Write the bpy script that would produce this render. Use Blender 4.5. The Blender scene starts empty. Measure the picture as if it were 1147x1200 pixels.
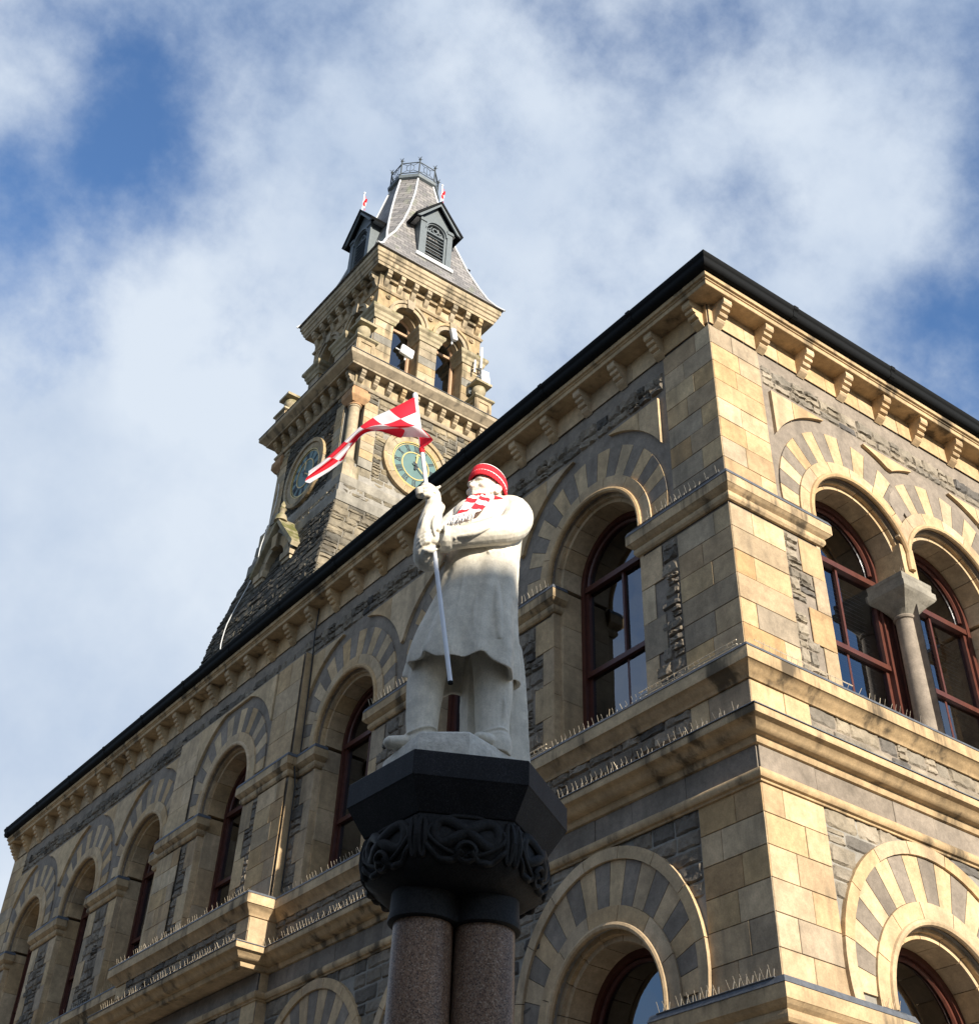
import bpy, bmesh, math, random
from mathutils import Vector, Matrix, noise
random.seed(7)
R_ = math.radians
sin, cos, pi = math.sin, math.cos, math.pi
scn = bpy.context.scene
COL = scn.collection

# ------------------------------------------------------------------ camera
CAM = Vector((-8.20024, -7.33186, 1.6))
cd = bpy.data.cameras.new('camera')
cam = bpy.data.objects.new('camera', cd); COL.objects.link(cam)
rows = ((0.812765, -0.580346, 0.051105), (0.423382, 0.52812, -0.736096), (0.400201, 0.61991, 0.674945))
M = Matrix(((rows[0][0], -rows[1][0], -rows[2][0]), (rows[0][1], -rows[1][1], -rows[2][1]), (rows[0][2], -rows[1][2], -rows[2][2]))).to_4x4()
M.translation = CAM
cam.matrix_world = M
cd.sensor_width = 36; cd.lens = 1514.29 / 1200 * 36
cd.shift_x = (573.5 - 531.31) / 1200; cd.shift_y = (423.34 - 600) / 1200
cd.clip_start = 0.05; cd.clip_end = 3000
scn.camera = cam

# ------------------------------------------------------------------ world, sun
SUN_EL = R_(19.5); SUN_AZ = R_(0.3)          # sun in the south (-Y), a hair to the east
w = bpy.data.worlds.new('World'); scn.world = w; w.use_nodes = True
nt = w.node_tree; N = nt.nodes; N.clear()
def wn(t, **k):
    n = N.new(t)
    for a, b in k.items(): setattr(n, a, b)
    return n
def wl(a, b): nt.links.new(a, b)
out = wn('ShaderNodeOutputWorld'); bg = wn('ShaderNodeBackground'); bg.inputs['Strength'].default_value = 0.088
sky = wn('ShaderNodeTexSky', sky_type='NISHITA', sun_disc=False, sun_elevation=SUN_EL, sun_rotation=pi - SUN_AZ)
sky.air_density = 1.2; sky.dust_density = 0.6; sky.ozone_density = 2.5
tc = wn('ShaderNodeTexCoord')
nrm = wn('ShaderNodeVectorMath', operation='NORMALIZE'); wl(tc.outputs['Generated'], nrm.inputs[0])
n1 = wn('ShaderNodeTexNoise'); n1.inputs['Scale'].default_value = 5.5; n1.inputs['Detail'].default_value = 12; n1.inputs['Roughness'].default_value = 0.60; n1.inputs['Distortion'].default_value = 0.0
mp = wn('ShaderNodeMapping'); mp.inputs['Scale'].default_value = (1, 1, 1.0); mp.inputs['Location'].default_value = (3.1, 1.7, 0.4)
wl(nrm.outputs[0], mp.inputs[0]); wl(mp.outputs[0], n1.inputs['Vector'])
def math_(op, a, b=None, clamp=False):
    n = wn('ShaderNodeMath', operation=op); n.use_clamp = clamp
    for i, q in enumerate((a, b)):
        if q is None: continue
        if isinstance(q, (int, float)): n.inputs[i].default_value = q
        else: wl(q, n.inputs[i])
    return n.outputs[0]
dens = math_('MULTIPLY', math_('SUBTRACT', n1.outputs['Fac'], 0.5), 3.1)
dens = math_('ADD', dens, 0.60)
# broad cloud banks (+) and open patches (-) of the sky, by direction
for d, wt, sz in (((.114, .641, .759), -.85, .0030), ((.070, .699, .71), -.45, .0014), ((.126, .746, .654), -.42, .0018), ((.10, .72, .685), -.24, .010), ((.647, .364, .67), -.75, .0020),
                  ((.52, .391, .76), -.55, .0012), ((.615, .293, .732), -.38, .0012), ((.551, .267, .791), -.35, .004), ((.212, .514, .831), -.20, .006),
                  ((.048, .656, .753), .35, .0012), ((.204, .796, .57), .30, .03), ((.256, .857, .446), .55, .06), ((.321, .489, .811), .10, .02), ((.577, .356, .735), .55, .004),
                  ((.512, .327, .794), .30, .010), ((.238, .656, .716), .10, .008), ((.17, .70, .69), -.22, .006), ((.475, .537, .697), .3, .02), ((.65, -.40, .65), -.9, .06)):
    v = Vector(d).normalized()
    dp = wn('ShaderNodeVectorMath', operation='DOT_PRODUCT'); wl(nrm.outputs[0], dp.inputs[0]); dp.inputs[1].default_value = v
    g = math_('POWER', 2.718, math_('DIVIDE', math_('SUBTRACT', dp.outputs['Value'], 1.0), sz))
    dens = math_('ADD', dens, math_('MULTIPLY', g, wt))
cov = wn('ShaderNodeMapRange', interpolation_type='SMOOTHSTEP'); cov.inputs['From Min'].default_value = -0.10; cov.inputs['From Max'].default_value = 1.12
wl(dens, cov.inputs['Value'])
n2 = wn('ShaderNodeTexNoise'); n2.inputs['Scale'].default_value = 4.2; n2.inputs['Detail'].default_value = 6; n2.inputs['Roughness'].default_value = 0.55
mp2 = wn('ShaderNodeMapping'); mp2.inputs['Location'].default_value = (7.3, 2.2, 5.5); wl(nrm.outputs[0], mp2.inputs[0]); wl(mp2.outputs[0], n2.inputs['Vector'])
cr = wn('ShaderNodeValToRGB'); cr.color_ramp.elements[0].position = 0.32; cr.color_ramp.elements[1].position = 0.72
cr.color_ramp.elements[0].color = (2.55, 3.25, 4.4, 1); cr.color_ramp.elements[1].color = (4.45, 4.95, 5.6, 1)
shade = math_('ADD', math_('MULTIPLY', n2.outputs['Fac'], 1.0), math_('MULTIPLY', dens, 0.10)); wl(shade, cr.inputs['Fac'])
mx = wn('ShaderNodeMixRGB'); wl(cov.outputs[0], mx.inputs['Fac']); wl(cr.outputs[0], mx.inputs['Color2'])
skm = wn('ShaderNodeMixRGB', blend_type='MULTIPLY'); skm.inputs['Fac'].default_value = 1; wl(sky.outputs[0], skm.inputs['Color1']); skm.inputs['Color2'].default_value = (.82, 1.02, 1.28, 1)
wl(skm.outputs[0], mx.inputs['Color1'])
wl(mx.outputs[0], bg.inputs['Color']); wl(bg.outputs[0], out.inputs['Surface'])

sd = bpy.data.lights.new('sun', 'SUN'); sd.energy = 5.0; sd.angle = R_(0.5); sd.color = (1.0, 0.915, 0.785)
so = bpy.data.objects.new('sun', sd); COL.objects.link(so)
tosun = Vector((sin(SUN_AZ) * cos(SUN_EL), -cos(SUN_AZ) * cos(SUN_EL), sin(SUN_EL)))
so.rotation_euler = tosun.to_track_quat('Z', 'Y').to_euler(); so.location = (0, -30, 40)
scn.view_settings.view_transform = 'Standard'; scn.view_settings.look = 'None'; scn.view_settings.exposure = 0.90; scn.view_settings.gamma = 1.0; scn.view_settings.use_curve_mapping = False

scn.cycles.max_bounces = 8; scn.cycles.transparent_max_bounces = 12

# ------------------------------------------------------------------ materials
MATS = {}
def newmat(name):
    m = bpy.data.materials.new(name); m.use_nodes = True
    m.node_tree.nodes.clear(); MATS[name] = m
    return m, m.node_tree
class NB:
    def __init__(s, t): s.t = t
    def n(s, ty, ins=None, **k):
        x = s.t.nodes.new(ty)
        for a, b in k.items(): setattr(x, a, b)
        for a, b in (ins or {}).items():
            if isinstance(b, bpy.types.NodeSocket): s.t.links.new(b, x.inputs[a])
            else: x.inputs[a].default_value = b
        return x
    def ramp(s, fac, stops):
        r = s.n('ShaderNodeValToRGB', {'Fac': fac})
        e = r.color_ramp.elements
        if len(stops) == 1: stops = [(0, stops[0][1]), (1, stops[0][1])]
        while len(e) < len(stops): e.new(0.5)
        for el, (p, c) in zip(e, stops): el.position = p; el.color = (*c, 1)
        return r.outputs[0]
    def mix(s, fac, a, b, bt='MIX'): return s.n('ShaderNodeMixRGB', {'Fac': fac, 'Color1': a, 'Color2': b}, blend_type=bt).outputs[0]
    def math(s, op, a, b=0.0): return s.n('ShaderNodeMath', {0: a, 1: b}, operation=op).outputs[0]
    def noise(s, vec, scale, detail=4, rough=.55, sc=None):
        if sc: vec = s.n('ShaderNodeMapping', {'Vector': vec, 'Scale': sc}).outputs[0]
        return s.n('ShaderNodeTexNoise', {'Vector': vec, 'Scale': scale, 'Detail': detail, 'Roughness': rough}).outputs['Fac']
    def done(s, col, rough=.85, bump=None, bstr=.3, bdist=.01, metal=0, spec=.3, coat=0, normal=None):
        p = s.n('ShaderNodeBsdfPrincipled', {'Base Color': col, 'Roughness': rough, 'Metallic': metal, 'Specular IOR Level': spec, 'Coat Weight': coat})
        if bump is not None:
            b = s.n('ShaderNodeBump', {'Height': bump, 'Strength': bstr, 'Distance': bdist}); s.t.links.new(b.outputs[0], p.inputs['Normal'])
        o = s.n('ShaderNodeOutputMaterial'); s.t.links.new(p.outputs[0], o.inputs[0])
        return p
def stone(name, pal, stain=.35, staincol=(.07, .06, .045), fine=60, bstr=.35, vari=.28, moss=0, rough=.88, bd=.006, st0=.25):
    m, t = newmat(name); b = NB(t)
    oc = b.n('ShaderNodeTexCoord').outputs['Object']
    tone = b.n('ShaderNodeAttribute', attribute_name='tone').outputs['Fac']
    st = [(i / (len(pal) - 1) if len(pal) > 1 else 0, c) for i, c in enumerate(pal)]
    col = b.ramp(tone, st)
    n1 = b.noise(oc, 3.0, 6); n2 = b.noise(oc, fine, 4); n3 = b.noise(oc, 14, 5, .6)
    f = b.n('ShaderNodeMapRange', {'Value': n1, 'From Min': .3, 'From Max': .7, 'To Min': 1 - vari, 'To Max': 1 + vari * .5}).outputs[0]
    f2 = b.n('ShaderNodeMapRange', {'Value': n3, 'From Min': .3, 'From Max': .7, 'To Min': .80, 'To Max': 1.12}).outputs[0]
    f3 = b.n('ShaderNodeMapRange', {'Value': n2, 'From Min': .3, 'From Max': .7, 'To Min': .88, 'To Max': 1.1}).outputs[0]
    ff = b.math('MULTIPLY', b.math('MULTIPLY', f, f2), f3)
    v = b.n('ShaderNodeCombineXYZ', {'X': ff, 'Y': ff, 'Z': ff}).outputs[0]
    col = b.mix(1, col, v, 'MULTIPLY')
    # water-run stains: long vertical streaks breaking up into blotches
    s1 = b.noise(oc, 1.0, 5, .6, (5.5, 5.5, .55)); s2 = b.noise(oc, 1.1, 4, .6)
    sm = b.math('MULTIPLY', s1, s2)
    sm = b.math('ADD', sm, b.math('MULTIPLY', b.math('SUBTRACT', n3, .5), .11))
    sf = b.n('ShaderNodeMapRange', {'Value': sm, 'From Min': st0, 'From Max': st0 + .15, 'To Min': 0, 'To Max': stain}, interpolation_type='SMOOTHSTEP').outputs[0]
    col = b.mix(sf, col, (*staincol, 1))
    if moss:
        g = b.n('ShaderNodeNewGeometry').outputs['Normal']
        gz = b.n('ShaderNodeSeparateXYZ', {0: g}).outputs['Z']
        mn = b.noise(oc, 5, 6, .65)
        mf = b.n('ShaderNodeMapRange', {'Value': b.math('ADD', b.math('MULTIPLY', gz, .25), mn), 'From Min': .48, 'From Max': .72, 'To Min': 0, 'To Max': moss}).outputs[0]
        col = b.mix(mf, col, (.085, .085, .02, 1))
    b.done(col, rough, b.math('ADD', b.math('MULTIPLY', n2, .5), n3), bstr, bd)
    return m
CREAM = [(.53, .38, .225), (.47, .315, .16), (.55, .415, .265), (.50, .35, .19), (.43, .325, .21), (.54, .395, .23)]
stone('sandstone', CREAM, .30)
stone('sandstone_moulding', [(.48, .35, .205), (.44, .31, .17)], .85, (.045, .036, .025), st0=.245)
stone('ashlar_stone', [(.53, .385, .23), (.40, .305, .20), (.40, .25, .115), (.57, .44, .28), (.29, .235, .17), (.52, .355, .175), (.42, .30, .175), (.55, .41, .24), (.46, .30, .14), (.35, .28, .20)], .38, vari=.30, bstr=.45, st0=.25)
stone('grey_stone', [(.215, .178, .14), (.255, .212, .168), (.185, .153, .12)], .25, (.05, .045, .04))
stone('rubble_stone', [(.21, .175, .135), (.28, .235, .18), (.15, .13, .105), (.25, .205, .15), (.075, .068, .06), (.30, .245, .18)], .25, (.04, .035, .03), 40, .75, .35, bd=.02)
stone('rubble_light', [(.26, .22, .165), (.33, .28, .21), (.20, .175, .14), (.30, .25, .18), (.12, .11, .10)], .25, (.05, .045, .04), 40, .75, .35, bd=.02)
stone('mortar', [(.27, .25, .215)], .3, (.06, .055, .05), 80, .6)
stone('tower_rubble', [(.17, .145, .105), (.27, .225, .155), (.11, .10, .08), (.32, .26, .165)], .5, (.035, .032, .026), 40, .8, .4, bd=.03)
stone('sooty_shaded_rubble', [(.065, .058, .046), (.10, .088, .066), (.045, .042, .036), (.12, .10, .07)], .6, (.02, .019, .016), 40, .8, .4, bd=.03)  # west face rubble: soot-dark stone with that side's shade put into the colour
stone('tower_sandstone', [(.42, .335, .22), (.34, .28, .20), (.40, .285, .155), (.46, .37, .25)], .75, (.06, .05, .035), moss=.35)
stone('tower_grey', [(.21, .195, .165), (.26, .235, .19)], .4, (.05, .045, .035))
stone('mossy_stone', [(.37, .31, .205)], .6, (.06, .055, .03), moss=.95)
stone('reddish_stone', [(.40, .235, .12)], .4)
stone('marble', [(.72, .665, .555)], .42, (.34, .31, .255), 120, .18, .14, bd=.003)
stone('rough_marble', [(.63, .59, .51)], .25, (.34, .32, .29), 50, .9, .14, bd=.012)

def granite(name, cols, scale, rough, spec, bstr=.0):
    m, t = newmat(name); b = NB(t); oc = b.n('ShaderNodeTexCoord').outputs['Object']
    v = b.n('ShaderNodeTexVoronoi', {'Vector': oc, 'Scale': scale}).outputs['Color']
    vv = b.n('ShaderNodeSeparateColor', {0: v}).outputs[0]
    col = b.ramp(vv, [(i / (len(cols) - 1), c) for i, c in enumerate(cols)])
    n = b.noise(oc, 2.2, 5, .6, (3, 3, .5))
    f = b.n('ShaderNodeMapRange', {'Value': n, 'From Min': .3, 'From Max': .7, 'To Min': .65, 'To Max': 1.2}).outputs[0]
    col = b.mix(1, col, b.n('ShaderNodeCombineXYZ', {'X': f, 'Y': f, 'Z': f}).outputs[0], 'MULTIPLY')
    b.done(col, rough, b.noise(oc, 90, 3), bstr, .002, spec=spec)
granite('red_granite', [(.06, .04, .03), (.19, .108, .066), (.28, .178, .115), (.11, .066, .045), (.35, .26, .19)], 170, .40, .2)
granite('black_granite', [(.006, .006, .007), (.015, .0145, .016), (.009, .009, .010), (.028, .027, .029)], 200, .6, .16, .12)
granite('carved_granite', [(.011, .0105, .010), (.024, .023, .022), (.015, .0145, .014)], 160, .65, .15, .25)

def simple(name, c, rough=.6, metal=0, vari=.2, scale=20, bstr=.1, spec=.4, sc=None):
    m, t = newmat(name); b = NB(t); oc = b.n('ShaderNodeTexCoord').outputs['Object']
    n = b.noise(oc, scale, 5, .6, sc)
    f = b.n('ShaderNodeMapRange', {'Value': n, 'From Min': .3, 'From Max': .7, 'To Min': 1 - vari, 'To Max': 1 + vari * .6}).outputs[0]
    col = b.mix(1, (*c, 1), b.n('ShaderNodeCombineXYZ', {'X': f, 'Y': f, 'Z': f}).outputs[0], 'MULTIPLY')
    b.done(col, rough, n, bstr, .004, metal, spec)
simple('black_paint', (.006, .0065, .007), .75, spec=.12)
simple('lead', (.085, .092, .105), .65, .0, .3)
simple('red_brown_paint', (.082, .025, .016), .38, 0, .25, 12)
simple('tan_paint', (.40, .25, .15), .5)
simple('grey_paint', (.115, .135, .145), .55, 0, .2)
simple('dark_louvre', (.03, .035, .04), .6)
simple('white_lead', (.62, .63, .63), .55, 0, .15)
simple('white_plastic', (.75, .76, .77), .35, 0, .06)
simple('white_pole', (.78, .79, .82), .3, 0, .05)
simple('spike_wire', (.80, .68, .50), .4, .3, .2)
simple('iron', (.05, .06, .065), .6, .2)
simple('gold_leaf', (.62, .44, .16), .4, .6)
simple('clock_teal', (.085, .155, .145), .45, 0, .15, 6)
simple('clock_black', (.02, .024, .03), .5)
simple('knit_red', (.62, .018, .03), .9, 0, .25, 90, .5)
simple('knit_white', (.80, .78, .76), .9, 0, .12, 90, .5)
simple('dark_interior', (.05, .045, .04), .9)
simple('blind_slat', (.30, .30, .31), .6)
simple('asphalt', (.05, .05, .052), .9, 0, .3, 30, .4)
simple('paving', (.40, .35, .28), .9, 0, .25, 8, .3)
simple('render_wall', (.46, .39, .30), .9, 0, .2, 2)
simple('wire', (.02, .02, .02), .7)
# slates
m, t = newmat('slate'); b = NB(t); uv = b.n('ShaderNodeUVMap').outputs[0]; oc = b.n('ShaderNodeTexCoord').outputs['Object']
br = b.n('ShaderNodeTexBrick', {'Vector': uv, 'Scale': 1.0, 'Color1': (.15, .143, .142, 1), 'Color2': (.27, .252, .24, 1), 'Mortar': (.05, .048, .045, 1), 'Mortar Size': .007, 'Brick Width': .22, 'Row Height': .115, 'Bias': -.2})
nn = b.noise(oc, 3, 6, .65); li = b.n('ShaderNodeMapRange', {'Value': nn, 'From Min': .55, 'From Max': .72, 'To Min': 0, 'To Max': .55}).outputs[0]
col = b.mix(li, br.outputs[0], (.16, .19, .09, 1))
b.done(col, .6, br.outputs['Fac'], -.6, .01)
# flag cloth: red and white checks
def checks(name, sx, sy):
    m, t = newmat(name); b = NB(t); uv = b.n('ShaderNodeUVMap').outputs[0]
    mpv = b.n('ShaderNodeMapping', {'Vector': uv, 'Scale': (sx, sy, 1), 'Location': (0.001, 0.001, 0)}).outputs[0]
    s = b.n('ShaderNodeSeparateXYZ', {0: mpv})
    a = b.math('ADD', b.math('FLOOR', s.outputs[0]), b.math('FLOOR', s.outputs[1])); a = b.math('MODULO', a, 2.0)
    col = b.mix(a, (.78, .04, .065, 1), (.85, .83, .84, 1))
    d = b.n('ShaderNodeBsdfDiffuse', {'Color': col}); tr = b.n('ShaderNodeBsdfTranslucent', {'Color': col})
    mxs = b.n('ShaderNodeMixShader', {0: .35, 1: d.outputs[0], 2: tr.outputs[0]})
    o = b.n('ShaderNodeOutputMaterial'); t.links.new(mxs.outputs[0], o.inputs[0])
checks('flag_cloth', 6, 3)
checks('scarf_knit', 2, 7)
# window glass
m, t = newmat('glass'); b = NB(t)
oc = b.n('ShaderNodeTexCoord').outputs['Object']; bn = b.n('ShaderNodeBump', {'Height': b.noise(oc, 1.6, 2), 'Strength': .05, 'Distance': .05}).outputs[0]
fr = b.n('ShaderNodeFresnel', {'IOR': 1.95, 'Normal': bn}).outputs[0]
gl = b.n('ShaderNodeBsdfGlossy', {'Color': (.92, .95, 1, 1), 'Roughness': .015, 'Normal': bn}); tp = b.n('ShaderNodeBsdfTransparent', {'Color': (.55, .58, .62, 1)})
f2 = b.math('ADD', b.math('MULTIPLY', fr, 1.0), .06)
ms = b.n('ShaderNodeMixShader', {0: f2, 1: tp.outputs[0], 2: gl.outputs[0]}); o = b.n('ShaderNodeOutputMaterial'); t.links.new(ms.outputs[0], o.inputs[0])

# ------------------------------------------------------------------ mesh builder
class MB:
    def __init__(s): s.v = []; s.f = []; s.m = []; s.t = []; s.uv = {}
    def add(s, vs, fs, mat, tone=None):
        o = len(s.v); s.v += [tuple(p) for p in vs]
        tn = random.random() if tone is None else tone
        for f in fs: s.f.append([i + o for i in f]); s.m.append(mat); s.t.append(tn)
        return o
    def box(s, a, b_, mat, tone=None):
        x0, y0, z0 = a; x1, y1, z1 = b_
        vs = [(x0, y0, z0), (x1, y0, z0), (x1, y1, z0), (x0, y1, z0), (x0, y0, z1), (x1, y0, z1), (x1, y1, z1), (x0, y1, z1)]
        s.add(vs, [(0, 3, 2, 1), (4, 5, 6, 7), (0, 1, 5, 4), (1, 2, 6, 5), (2, 3, 7, 6), (3, 0, 4, 7)], mat, tone)
    def tube(s, pts, rad, mat, seg=8, tone=None, cap=True, ell=None):
        pts = [Vector(p) for p in pts]; n = len(pts)
        if not isinstance(rad, (list, tuple)): rad = [rad] * n
        T = [(pts[min(i + 1, n - 1)] - pts[max(i - 1, 0)]).normalized() for i in range(n)]
        ref = Vector((0, 0, 1)) if abs(T[0].z) < .9 else Vector((1, 0, 0))
        x = (ref - T[0] * ref.dot(T[0])).normalized(); vs = []
        for i in range(n):
            x = (x - T[i] * x.dot(T[i])).normalized(); y = T[i].cross(x)
            for k in range(seg):
                a = 2 * pi * k / seg; e = ell or (1, 1)
                vs.append(pts[i] + (x * cos(a) * e[0] + y * sin(a) * e[1]) * rad[i])
        fs = [(i * seg + k, i * seg + (k + 1) % seg, (i + 1) * seg + (k + 1) % seg, (i + 1) * seg + k) for i in range(n - 1) for k in range(seg)]
        if cap: fs += [tuple(range(seg - 1, -1, -1)), tuple((n - 1) * seg + k for k in range(seg))]
        s.add(vs, fs, mat, tone)
    def rings(s, rs, mat, closed_caps=True, tone=None):
        n = len(rs[0]); vs = [p for r in rs for p in r]
        fs = [(i * n + k, i * n + (k + 1) % n, (i + 1) * n + (k + 1) % n, (i + 1) * n + k) for i in range(len(rs) - 1) for k in range(n)]
        if closed_caps: fs += [tuple(range(n - 1, -1, -1)), tuple((len(rs) - 1) * n + k for k in range(n))]
        s.add(vs, fs, mat, tone)
    def lathe(s, c, prof, mat, seg=20, tone=None, rot=0):
        s.rings([[(c[0] + r * cos(2 * pi * k / seg + rot), c[1] + r * sin(2 * pi * k / seg + rot), z) for k in range(seg)] for r, z in prof], mat, True, tone)
    def ell(s, c, r, mat, rot=None, seg=20, rg=12, tone=.5):
        vs = []; c = Vector(c)
        for i in range(1, rg):
            for k in range(seg):
                a = pi * i / rg; p = Vector((r[0] * sin(a) * cos(2 * pi * k / seg), r[1] * sin(a) * sin(2 * pi * k / seg), r[2] * cos(a)))
                vs.append(c + (rot @ p if rot else p))
        for z in (1, -1):
            p = Vector((0, 0, r[2] * z)); vs.append(c + (rot @ p if rot else p))
        T, B = len(vs) - 2, len(vs) - 1
        fs = [(i * seg + k, (i + 1) * seg + k, (i + 1) * seg + (k + 1) % seg, i * seg + (k + 1) % seg) for i in range(rg - 2) for k in range(seg)]
        fs += [(T, k, (k + 1) % seg) for k in range(seg)] + [(B, (rg - 2) * seg + (k + 1) % seg, (rg - 2) * seg + k) for k in range(seg)]
        s.add(vs, fs, mat, tone)
    def build(s, name, parent=None, smooth=0, label=None, fixn=False):
        base = Vector((0, 0, 0)); p = parent
        while p is not None: base += p.location; p = p.parent
        me = bpy.data.meshes.new(name)
        me.from_pydata([Vector(q) - base for q in s.v], [], s.f)
        names = []
        for x in s.m:
            if x not in names: names.append(x)
        for x in names: me.materials.append(MATS[x])
        me.polygons.foreach_set('material_index', [names.index(x) for x in s.m])
        at = me.attributes.new('tone', 'FLOAT', 'FACE'); at.data.foreach_set('value', s.t)
        if fixn:
            bm = bmesh.new(); bm.from_mesh(me); bmesh.ops.recalc_face_normals(bm, faces=bm.faces); bm.to_mesh(me); bm.free()
        uvl = me.uv_layers.new(name='UVMap').data
        for pl in me.polygons:
            n = pl.normal; ax = max(range(3), key=lambda i: abs(n[i]))
            for li in pl.loop_indices:
                vi = me.loops[li].vertex_index; c = s.v[vi]
                if vi in s.uv: uvl[li].uv = s.uv[vi]
                else: uvl[li].uv = (c[1], c[2]) if ax == 0 else (c[0], c[2]) if ax == 1 else (c[0], c[1])
        if smooth:
            me.polygons.foreach_set('use_smooth', [True] * len(me.polygons)); me.set_sharp_from_angle(angle=R_(smooth))
        o = bpy.data.objects.new(name, me); COL.objects.link(o)
        if parent: o.parent = parent
        if label: o['label'] = label
        return o
def tag(o, label, cat, group=None):
    o['label'] = label; o['category'] = cat
    if group: o['group'] = group
    return o
def thing(name, loc, label, cat, group=None):
    o = bpy.data.objects.new(name, None); o.location = loc; o.empty_display_size = .2; COL.objects.link(o)
    return tag(o, label, cat, group)

class Fr:                                   # a wall frame: s along the wall, d out of it, z up
    def __init__(s, O, S, Nn):
        s.O = Vector((*O, 0)); s.S = Vector((*S, 0)); s.N = Vector((*Nn, 0)); s.flip = s.S.cross(Vector((0, 0, 1))).dot(s.N) < 0
    def __call__(s, a, d, z): return s.O + s.S * a + s.N * d + Vector((0, 0, z))
    def faces(s, fs): return [tuple(reversed(f)) for f in fs] if s.flip else fs
def fadd(mb, F, pts, fs, mat, tone=None): mb.add([F(*p) for p in pts], F.faces(fs), mat, tone)
def fbox(mb, F, s0, s1, d0, d1, z0, z1, mat, tone=None):
    pts = [(s0, d0, z0), (s1, d0, z0), (s1, d1, z0), (s0, d1, z0), (s0, d0, z1), (s1, d0, z1), (s1, d1, z1), (s0, d1, z1)]
    fadd(mb, F, pts, [(0, 1, 2, 3), (4, 7, 6, 5), (0, 4, 5, 1), (1, 5, 6, 2), (2, 6, 7, 3), (3, 7, 4, 0)], mat, tone)
def prism(mb, F, poly, d0, d1, mat, tone=None):        # poly in (s,z), ccw seen from outside
    n = len(poly)
    pts = [(a, d1, z) for a, z in poly] + [(a, d0, z) for a, z in poly]
    fadd(mb, F, pts, [tuple(range(n))] + [((i + 1) % n, i, n + i, n + (i + 1) % n) for i in range(n)], mat, tone)
def extr(mb, F, prof, s0, s1, mat, tone=None):         # profile in (d,z) pushed along s
    n = len(prof); pts = [(s0, d, z) for d, z in prof] + [(s1, d, z) for d, z in prof]
    fs = [(i, (i + 1) % n, n + (i + 1) % n, n + i) for i in range(n)] + [tuple(range(n - 1, -1, -1)), tuple(range(n, 2 * n))]
    mb.add([F(*p) for p in pts], fs, mat, tone)
def annulus(mb, F, c, zi, Ri, zo, Ro, d0, d1, mat, a0=0., a1=pi, n=32, tone=None, joints=0):
    for j in range(max(1, joints)):
        b0 = a0 + (a1 - a0) * j / max(1, joints); b1 = a0 + (a1 - a0) * (j + 1) / max(1, joints); k = max(2, n // max(1, joints))
        if joints: g = .004 / Ro; b0 += g; b1 -= g
        I = []; O = []
        for i in range(k + 1):
            a = b0 + (b1 - b0) * i / k
            I.append((c + Ri * cos(a), zi + Ri * sin(a)))
            # ray from the inner centre to the outer circle
            dz = zi - zo; bq = dz * sin(a); rr = -bq + math.sqrt(max(0, bq * bq - dz * dz + Ro * Ro))
            O.append((c + rr * cos(a), zi + rr * sin(a)))
        m_ = k + 1
        pts = [(p[0], d1, p[1]) for p in I] + [(p[0], d1, p[1]) for p in O] + [(p[0], d0, p[1]) for p in I] + [(p[0], d0, p[1]) for p in O]
        fs = []
        for i in range(k):
            fs += [(i, m_ + i, m_ + i + 1, i + 1), (2 * m_ + i, i, i + 1, 2 * m_ + i + 1), (m_ + i, 3 * m_ + i, 3 * m_ + i + 1, m_ + i + 1)]
        fs += [(0, 2 * m_, 3 * m_, m_), (k, m_ + k, 3 * m_ + k, 2 * m_ + k)]
        fadd(mb, F, pts, fs, mat, tone)
def wall_open(mb, F, s0, s1, z0, z1, ops, mat, depth=.45, rmat=None, dd=0., tone=.3):
    ops = sorted(ops); cur = s0; rmat = rmat or mat
    def q(a, b, c, d):
        if b - a > 1e-4 and d - c > 1e-4: fadd(mb, F, [(a, dd, c), (b, dd, c), (b, dd, d), (a, dd, d)], [(0, 1, 2, 3)], mat, tone)
    for i, (c, hw, zb, zs) in enumerate(ops):
        a, b_ = c - hw, c + hw
        if i and a - cur < .2: q(cur, a, zs, z1)
        else: q(cur, a, z0, z1)
        q(a, b_, z0, zb)
        n = 24; P = [(c - hw * cos(pi * k / n), zs + hw * sin(pi * k / n)) for k in range(n + 1)]
        for k in range(n):
            fadd(mb, F, [(P[k][0], dd, P[k][1]), (P[k + 1][0], dd, P[k + 1][1]), (P[k + 1][0], dd, z1), (P[k][0], dd, z1)], [(0, 1, 2, 3)], mat, tone)
        L = [(a, zb)] + P + [(b_, zb)]
        for k in range(len(L) - 1):
            fadd(mb, F, [(L[k][0], dd, L[k][1]), (L[k + 1][0], dd, L[k + 1][1]), (L[k + 1][0], dd - depth, L[k + 1][1]), (L[k][0], dd - depth, L[k][1])], [(3, 2, 1, 0)], rmat, tone)
        fadd(mb, F, [(a, dd, zb), (b_, dd, zb), (b_, dd - depth, zb), (a, dd - depth, zb)], [(0, 3, 2, 1)], rmat, tone)
        cur = b_
    q(cur, s1, z0, z1)
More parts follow.
